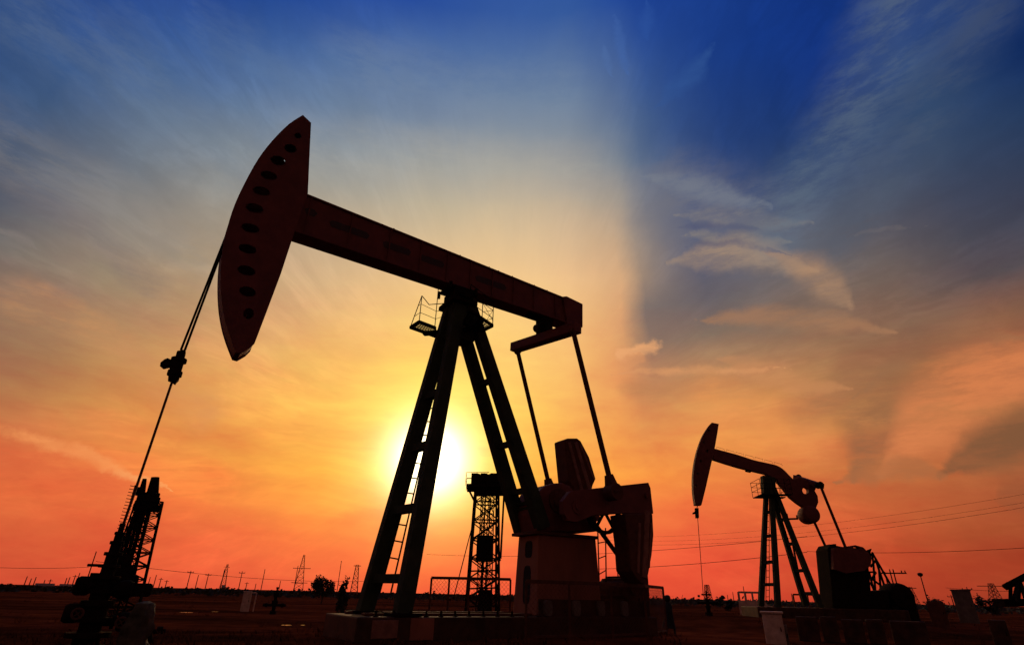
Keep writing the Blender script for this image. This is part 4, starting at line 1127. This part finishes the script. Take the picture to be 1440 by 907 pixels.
# ================================================================== SKY
W = bpy.data.worlds.new('World'); sc.world = W; W.use_nodes = True
nt = W.node_tree; N = nt.nodes; L = nt.links; N.clear()
XS = [0, 120, 240, 360, 480, 600, 720, 800, 872, 905, 990, 1080, 1200, 1320, 1440]
SK = [
(0, [(28,62,120),(27,65,136),(24,60,140),(28,68,146),(34,71,152),(38,75,154),(42,80,156),(42,82,156),(34,72,152),(28,64,144),(23,58,134),(18,52,128),(15,47,120),(26,60,118),(12,40,98)]),
(75, [(38,72,124),(50,85,140),(54,90,148),(64,98,154),(73,106,159),(70,102,158),(76,107,159),(82,110,157),(62,92,150),(42,76,146),(25,60,134),(18,52,126),(16,46,118),(40,72,116),(16,42,94)]),
(150, [(48,75,115),(80,100,130),(90,112,142),(96,119,150),(108,128,154),(102,123,155),(106,127,156),(112,131,156),(86,108,146),(62,90,140),(33,63,126),(24,53,114),(24,50,112),(50,78,112),(30,56,94)]),
(225, [(60,78,106),(100,108,120),(120,128,136),(140,145,146),(148,154,157),(150,154,155),(158,160,158),(146,149,152),(116,128,144),(82,102,134),(44,68,120),(32,58,108),(56,74,108),(60,73,99),(44,56,82)]),
(300, [(85,88,98),(126,121,118),(150,142,131),(174,160,139),(190,173,146),(200,181,147),(206,184,151),(196,174,146),(170,155,138),(134,130,132),(70,82,118),(66,80,110),(88,88,98),(73,75,92),(58,62,80)]),
(375, [(126,108,97),(148,127,108),(166,141,114),(196,164,128),(215,180,138),(230,190,140),(240,200,145),(236,192,142),(214,170,128),(150,130,116),(88,90,110),(106,102,104),(116,101,93),(96,86,85),(80,72,78)]),
(450, [(142,110,90),(166,122,90),(194,146,99),(220,165,113),(240,185,120),(250,200,120),(252,205,125),(248,192,122),(220,158,108),(112,99,98),(114,100,95),(130,104,90),(136,102,80),(126,93,74),(158,102,70)]),
(525, [(172,117,77),(194,134,82),(222,152,84),(240,170,92),(250,190,95),(255,215,100),(255,210,110),(250,190,105),(228,152,95),(190,132,92),(188,132,88),(195,132,85),(165,115,75),(150,105,68),(180,112,72)]),
(600, [(206,112,66),(226,132,70),(236,148,72),(245,165,75),(252,190,80),(255,222,95),(255,205,85),(250,180,85),(238,154,80),(228,148,80),(235,150,78),(230,145,75),(195,124,72),(190,116,68),(160,98,60)]),
(675, [(226,106,58),(232,112,60),(245,132,60),(250,150,60),(252,175,60),(255,220,90),(255,180,60),(253,165,58),(248,150,62),(244,142,62),(240,136,64),(238,130,64),(200,114,62),(196,105,60),(160,88,55)]),
(750, [(218,90,54),(228,95,55),(240,105,60),(248,118,60),(250,128,55),(252,130,50),(250,125,60),(250,118,62),(248,110,62),(244,106,60),(238,102,58),(228,97,54),(210,88,48),(190,80,44),(160,66,35)]),
(800, [(208,76,50),(220,81,50),(238,92,58),(244,98,60),(247,103,58),(249,103,55),(248,95,56),(246,90,57),(243,87,57),(240,85,55),(236,83,54),(226,80,51),(200,69,42),(178,61,37),(156,54,33)]),
(838, [(204,73,50),(215,78,50),(225,83,54),(236,86,57),(240,88,57),(243,89,55),(243,84,55),(240,82,55),(236,80,54),(232,78,52),(228,76,50),(216,73,48),(192,64,40),(170,57,35),(150,49,32)]),
]
def samp(x, y):
    x = max(0, min(1440, x)); y = max(0, min(838, y))
    i = max(k for k in range(len(XS) - 1) if XS[k] <= x); fx = (x - XS[i]) / (XS[i + 1] - XS[i])
    ys = [r[0] for r in SK]; k = max(q for q in range(len(ys) - 1) if ys[q] <= y); fy = (y - ys[k]) / (ys[k + 1] - ys[k])
    if 7 < i + fx < 10: pass
    c = []
    for ch in range(3):
        a = SK[k][1][i][ch] * (1 - fx) + SK[k][1][i + 1][ch] * fx; b = SK[k + 1][1][i][ch] * (1 - fx) + SK[k + 1][1][i + 1][ch] * fx
        c.append(a * (1 - fy) + b * fy)
    return c
def sky_col(az, el):
    d = V((math.sin(az) * math.cos(el), math.cos(az) * math.cos(el), math.sin(el))); f = d.dot(CF)
    if f < .12: f = .12
    return lin(samp(720 + F_PX * d.dot(CR) / f, 453.5 - F_PX * d.dot(CU) / f))

def nd(t, **k):
    n = N.new(t)
    for a, b in k.items(): setattr(n, a, b)
    return n
def math_(op, a, b=None, c=None, clamp=False):
    n = nd('ShaderNodeMath', operation=op, use_clamp=clamp)
    for i, v in enumerate((a, b, c)):
        if v is None: continue
        if isinstance(v, (int, float)): n.inputs[i].default_value = v
        else: L.new(v, n.inputs[i])
    return n.outputs[0]
def vmath(op, a, b=None, scale=None):
    n = nd('ShaderNodeVectorMath', operation=op)
    for i, v in enumerate((a, b)):
        if v is None: continue
        if hasattr(v, 'links') or hasattr(v, 'is_linked'): L.new(v, n.inputs[i])
        else: n.inputs[i].default_value = v
    if scale is not None:
        if isinstance(scale, (int, float)): n.inputs['Scale'].default_value = scale
        else: L.new(scale, n.inputs['Scale'])
    return n.outputs['Value'] if op in ('DOT_PRODUCT', 'LENGTH') else n.outputs['Vector']
def smap(v, a, b, c=0., d=1.):
    n = nd('ShaderNodeMapRange', interpolation_type='SMOOTHSTEP'); L.new(v, n.inputs[0])
    for i, x in enumerate((a, b, c, d)): n.inputs[i + 1].default_value = x
    return n.outputs[0]
def mixc(f, a, b, bt='MIX'):
    n = nd('ShaderNodeMix', data_type='RGBA', blend_type=bt)
    if isinstance(f, (int, float)): n.inputs[0].default_value = f
    else: L.new(f, n.inputs[0])
    for i, v in ((6, a), (7, b)):
        if isinstance(v, tuple): n.inputs[i].default_value = (*v, 1)
        else: L.new(v, n.inputs[i])
    return n.outputs[2]
def noise_(vec, scale, detail=5, rough=.55, dist=0., color=False):
    n = nd('ShaderNodeTexNoise'); L.new(vec, n.inputs['Vector']); n.inputs['Scale'].default_value = scale; n.inputs['Detail'].default_value = detail; n.inputs['Roughness'].default_value = rough; n.inputs['Distortion'].default_value = dist
    return n.outputs['Color' if color else 'Fac']

tc = nd('ShaderNodeTexCoord'); D0 = vmath('NORMALIZE', tc.outputs['Generated'])
wn = noise_(D0, 3.2, 6, .6, color=True)
wv = vmath('SUBTRACT', wn, (.5, .5, .5))
D1 = vmath('NORMALIZE', vmath('ADD', D0, vmath('SCALE', wv, scale=.07)))
def az_el(D):
    s = nd('ShaderNodeSeparateXYZ'); L.new(D, s.inputs[0])
    return math_('ARCTAN2', s.outputs[0], s.outputs[1]), math_('ARCSINE', s.outputs[2]), s
AZ, EL, SP = az_el(D1)
AZS = [math.radians(a) for a in (-62, -50, -42, -34, -26, -18, -10, -3, 3, 7, 9, 10.2, 11.4, 12.6, 13.8, 15.2, 16.8, 18.6, 22, 27, 33, 39, 46, 54, 62)]; NC = len(AZS)
NS = 20; E_MAX = math.radians(66)
elf = math_('DIVIDE', EL, E_MAX, clamp=True)
prev = None
for k in range(NC):
    az = AZS[k]
    r = nd('ShaderNodeValToRGB'); L.new(elf if prev is None else math_('MULTIPLY_ADD', prev, 1e-7, elf), r.inputs[0]); cr = r.color_ramp; cr.interpolation = 'B_SPLINE' if False else 'LINEAR'
    for i in range(NS):
        p = i / (NS - 1); c = sky_col(az, max(p * E_MAX, .0))
        if i == 0: e = cr.elements[0]; e.position = 0
        elif i == NS - 1: e = cr.elements[-1]; e.position = 1
        else: e = cr.elements.new(p)
        e.color = (*c, 1)
    if prev is None: prev = r.outputs[0]
    else:
        a0 = AZS[k - 1]
        n = nd('ShaderNodeMapRange'); L.new(AZ, n.inputs[0]); n.inputs[1].default_value = a0; n.inputs[2].default_value = az
        prev = mixc(n.outputs[0], prev, r.outputs[0])
col = prev

def px_dir(x, y): return ray(x, y).normalized()
SUN = px_dir(604, 645)
# cirrus streaks fanning out from the glow
c0 = px_dir(720, 640)
sx = V((0, 0, 1)).cross(c0).normalized(); sy = c0.cross(sx)
a_ = vmath('DOT_PRODUCT', D0, tuple(sx)); b_ = vmath('DOT_PRODUCT', D0, tuple(sy))
phi = math_('ARCTAN2', b_, a_); rho = math_('SQRT', math_('ADD', math_('MULTIPLY', a_, a_), math_('MULTIPLY', b_, b_)))
cv = nd('ShaderNodeCombineXYZ'); L.new(math_('MULTIPLY', phi, 7.), cv.inputs[0]); L.new(math_('MULTIPLY', rho, 5.5), cv.inputs[1]); cv.inputs[2].default_value = 3.3
wn2 = noise_(D0, 2.3, 4, .5, color=True)
cvw = vmath('ADD', cv.outputs[0], vmath('SCALE', vmath('SUBTRACT', wn2, (.5, .5, .5)), scale=3.6))
st1 = noise_(cvw, 1.0, 7, .62)
cv2 = nd('ShaderNodeCombineXYZ'); L.new(math_('MULTIPLY', phi, 30.), cv2.inputs[0]); L.new(math_('MULTIPLY', rho, 9.), cv2.inputs[1])
st2 = noise_(vmath('ADD', cv2.outputs[0], vmath('SCALE', vmath('SUBTRACT', wn2, (.5, .5, .5)), scale=5.)), 1.0, 5, .6)
fade = math_('MULTIPLY', smap(rho, .12, .5), smap(math_('ABSOLUTE', a_), .06, .5, .22, 1.))
g1 = math_('MULTIPLY', math_('SUBTRACT', st1, .5), .42)
g2 = math_('MULTIPLY', math_('SUBTRACT', st2, .5), .13)
rdg = math_('SUBTRACT', 1., math_('ABSOLUTE', math_('MULTIPLY_ADD', st2, 2., -1.)))
fib = math_('MULTIPLY', smap(rdg, .72, 1.), smap(st1, .42, .62))
g3 = math_('MULTIPLY', math_('SUBTRACT', fib, .35), .09)
gain = math_('ADD', math_('MULTIPLY', math_('ADD', math_('ADD', g1, g2), g3), fade), 1.)
col = vmath('SCALE', col, scale=gain)
# uneven low cloud: shifts orange towards red where it is thick
n5 = noise_(vmath('ADD', vmath('MULTIPLY', D0, (1., 1., 4.5)), vmath('SCALE', wn2, scale=.5)), 4.2, 7, .62)
elv = math_('ARCSINE', vmath('DOT_PRODUCT', D0, (0, 0, 1)))
low = math_('MULTIPLY', smap(elv, .62, .18), math_('SUBTRACT', n5, .5))
cvx = nd('ShaderNodeCombineXYZ')
for i_, k_ in enumerate((.35, 1.15, .7)): L.new(math_('MULTIPLY_ADD', low, k_, 1.), cvx.inputs[i_])
col = vmath('MULTIPLY', col, cvx.outputs[0])

# individual clouds: soft strokes between fixed directions on the sky sphere
wn3 = noise_(D0, 9., 6, .62, color=True); wn4 = noise_(D0, 30., 5, .6, color=True)
D2 = vmath('ADD', D0, vmath('ADD', vmath('SCALE', vmath('SUBTRACT', wn3, (.5, .5, .5)), scale=.05), vmath('SCALE', vmath('SUBTRACT', wn4, (.5, .5, .5)), scale=.018)))
tex = noise_(vmath('MULTIPLY', D0, (1., 1., 4.)), 9., 7, .7)
D5 = vmath('ADD', D0, vmath('SCALE', vmath('SUBTRACT', wn4, (.5, .5, .5)), scale=.04))
D4 = vmath('ADD', D0, vmath('SCALE', vmath('SUBTRACT', wn3, (.5, .5, .5)), scale=.022))
D3 = vmath('ADD', D0, vmath('ADD', vmath('SCALE', vmath('SUBTRACT', wn3, (.5, .5, .5)), scale=.03), vmath('SCALE', vmath('SUBTRACT', wn4, (.5, .5, .5)), scale=.02)))
def stroke(pts, w, c, s, col, src=None, edge=.05, ragged=.55, taper=0.):
    "soft band between fixed directions on the sky sphere"
    m_ = None; ds = [px_dir(*p) for p in pts]
    q_ = nd('ShaderNodeVectorMath', operation='MULTIPLY_ADD'); L.new(col, q_.inputs[0]); q_.inputs[1].default_value = (1e-7,) * 3; L.new(src or D2, q_.inputs[2]); Dk = q_.outputs[0]
    for a, b in zip(ds, ds[1:]):
        pa = vmath('SUBTRACT', Dk, tuple(a)); ab = b - a
        h = math_('MULTIPLY', vmath('DOT_PRODUCT', pa, tuple(ab)), 1 / ab.length_squared, clamp=True)
        d = vmath('LENGTH', vmath('SUBTRACT', pa, vmath('SCALE', tuple(ab), scale=h)))
        m_ = d if m_ is None else math_('MINIMUM', m_, d)
    wr = w / 800.
    if taper:
        ch = ds[-1] - ds[0]
        tt = math_('MULTIPLY', vmath('DOT_PRODUCT', vmath('SUBTRACT', Dk, tuple(ds[0])), tuple(ch)), 1 / ch.length_squared)
        tp_ = math_('MULTIPLY', smap(tt, -.04, taper, .12, 1.), smap(tt, 1.04, 1 - taper, .12, 1.))
        m_ = math_('DIVIDE', m_, tp_)
    k = smap(m_, wr * (1.9 - edge), wr * edge)
    rg = smap(tex, .38, .62, 1 - ragged, 1.)
    return mixc(math_('MULTIPLY', math_('MULTIPLY', k, rg), s), col, lin(c))
STY = {'s': (D2, 0., .65), 'h': (D3, .2, .5), 'c': (D3, .4, .3), 'p': (D5, .5, .4)}
ST = [
([(945, 280), (1075, 330)], 50, (112, 112, 122), .6, 's'),
([(900, 252), (990, 268), (1080, 292)], 14, (120, 126, 138), .6, 'h'),
([(945, 304), (1140, 316)], 14, (136, 128, 122), .6, 'h'),
([(950, 332), (1120, 340)], 9, (146, 134, 120), .6, 'h'),
([(940, 368), (1050, 354), (1150, 378)], 20, (170, 142, 116), .8, 'h'),
([(1075, 352), (1150, 380), (1205, 445)], 18, (172, 134, 104), .75, 'h'),
([(935, 323), (1000, 318), (1080, 322)], 6, (76, 80, 110), .75, 'h'),
([(955, 348), (1035, 341), (1112, 357)], 5, (86, 86, 108), .65, 'h'),
([(878, 500), (900, 490), (919, 486)], 10, (236, 168, 112), .85, 'p'),
([(884, 512), (902, 503)], 8, (216, 146, 96), .7, 'p'),
([(850, 530), (950, 520), (1110, 518)], 5.5, (218, 152, 100), .7, 'h'),
([(890, 552), (950, 556)], 14, (176, 120, 80), .5, 's'),
([(1130, 585), (1180, 545), (1260, 510)], 22, (150, 104, 74), .5, 's'),
([(1200, 676), (1222, 600), (1330, 510)], 34, (144, 98, 66), .75, 'h'),
([(1240, 668), (1290, 600), (1350, 545), (1440, 515), (1600, 490)], 38, (222, 131, 78), .8, 'h'),
([(1318, 668), (1370, 640), (1440, 606), (1560, 560)], 26, (124, 84, 56), .9, 'c'),
([(1170, 680), (1262, 658), (1350, 672)], 12, (170, 104, 64), .8, 'c'),
([(1200, 560), (1290, 490), (1380, 470), (1470, 478)], 11, (150, 106, 74), .5, 'h'),
([(1405, 704), (1470, 680)], 18, (146, 80, 50), .6, 'h'),
([(980, 450), (1100, 446), (1260, 468)], 14, (170, 122, 88), .6, 'h'),
([(1000, 560), (1130, 620)], 28, (238, 152, 82), .5, 's'),
([(1180, 330), (1250, 319), (1300, 318)], 3, (112, 104, 104), .5, 'h'),
([(-120, 570), (0, 600), (60, 618), (125, 641), (250, 690)], 6, (252, 166, 96), .85, 'h'),
([(-20, 625), (70, 648), (160, 682)], 17, (220, 98, 56), .7, 's'),
([(-20, 316), (60, 352)], 5, (140, 128, 122), .5, 'h'),
([(0, 240), (130, 330), (220, 400)], 14, (108, 100, 104), .35, 's'),
([(60, 420), (200, 500)], 12, (196, 140, 94), .4, 's'),
([(862, 10), (884, 120)], 6, (66, 102, 168), .5, 'h'),
([(845, 60), (862, 110)], 5, (80, 112, 168), .5, 'h'),
([(1005, 60), (985, 95), (925, 150)], 12, (48, 84, 146), .6, 'h'),
([(905, 0), (912, 60)], 8, (44, 82, 156), .5, 'h'),
([(1285, -20), (1195, 170), (1095, 320)], 36, (92, 108, 126), .62, 's'),
([(1380, 20), (1290, 190), (1180, 340)], 26, (80, 92, 110), .45, 's'),
([(40, 20), (190, 110), (340, 230)], 40, (112, 128, 146), .3, 's'),
([(200, -10), (340, 70), (460, 150)], 30, (98, 122, 156), .3, 's'),
([(500, 90), (640, 130), (780, 140)], 40, (124, 142, 164), .3, 's'),
([(440, 210), (640, 230), (820, 250)], 34, (176, 172, 160), .3, 's'),
([(-30, 190), (150, 280), (290, 360)], 30, (142, 136, 130), .35, 's'),
([(20, 420), (150, 480), (290, 580)], 18, (212, 148, 96), .35, 's'),
([(1010, 500), (1120, 540), (1200, 545)], 14, (208, 142, 92), .45, 'h'),
([(470, 745), (600, 695)], 13, (236, 118, 52), .6, 's'),
([(780, 742), (950, 740)], 12, (246, 122, 62), .35, 's'),
([(1190, 775), (1450, 740)], 10, (160, 72, 38), .5, 'h'),
]
for p, w, c, st, k_ in ST: col = stroke(p, w, c, st, col, *STY[k_], taper=0. if k_ in 'sp' else .4)

# sun glow
dt = vmath('DOT_PRODUCT', D0, tuple(SUN)); ang = math_('ARCCOSINE', math_('MINIMUM', dt, .9999999))
def gauss(sig, amp): return math_('MULTIPLY', math_('EXPONENT', math_('MULTIPLY', math_('POWER', math_('DIVIDE', ang, math.radians(sig)), 2.), -1.)), amp)
def addc(col, c, f): return vmath('ADD', col, vmath('SCALE', c, scale=f))
col = addc(col, (1., .62, .12), gauss(8.5, .16))
col = addc(col, (1., .8, .42), gauss(5.0, .5))
col = addc(col, (1., .9, .65), gauss(3.05, 3.))

# darken the part of the sky behind the photographer and add a faint physical sky
EL0 = math_('ARCSINE', vmath('DOT_PRODUCT', D0, (0, 0, 1)))
bk = smap(vmath('DOT_PRODUCT', D0, (0, 1, 0)), -.2, .4, 0., 1.)
top = smap(EL0, math.radians(58), math.radians(85), 1., .5)
col = vmath('SCALE', col, scale=top)
col = mixc(bk, (.098, .047, .042), col)
sky = nd('ShaderNodeTexSky', sky_type='NISHITA'); sky.sun_disc = False
sun_el = math.asin(SUN.z); sun_az = math.atan2(SUN.x, SUN.y)
sky.sun_elevation = sun_el; sky.sun_rotation = sun_az; sky.dust_density = 4
col = vmath('ADD', col, vmath('SCALE', sky.outputs[0], scale=.0006))
bg = nd('ShaderNodeBackground'); L.new(col, bg.inputs[0]); bg.inputs[1].default_value = 1.
out = nd('ShaderNodeOutputWorld'); L.new(bg.outputs[0], out.inputs[0])
W.cycles.sampling_method = 'NONE'

sd = bpy.data.lights.new('sun', 'SUN'); so = bpy.data.objects.new('sun', sd); COL.objects.link(so)
sd.energy = .3; sd.angle = math.radians(.5); sd.color = (1., .55, .28)
so.rotation_euler = SUN.to_track_quat('Z', 'Y').to_euler()

sc.view_settings.view_transform = 'Standard'; sc.view_settings.look = 'None'; sc.view_settings.exposure = 0; sc.view_settings.gamma = 1
sc.cycles.use_adaptive_sampling = True; sc.cycles.adaptive_threshold = .02; sc.cycles.adaptive_min_samples = 10
sc.cycles.max_bounces = 3; sc.cycles.diffuse_bounces = 1; sc.cycles.glossy_bounces = 2
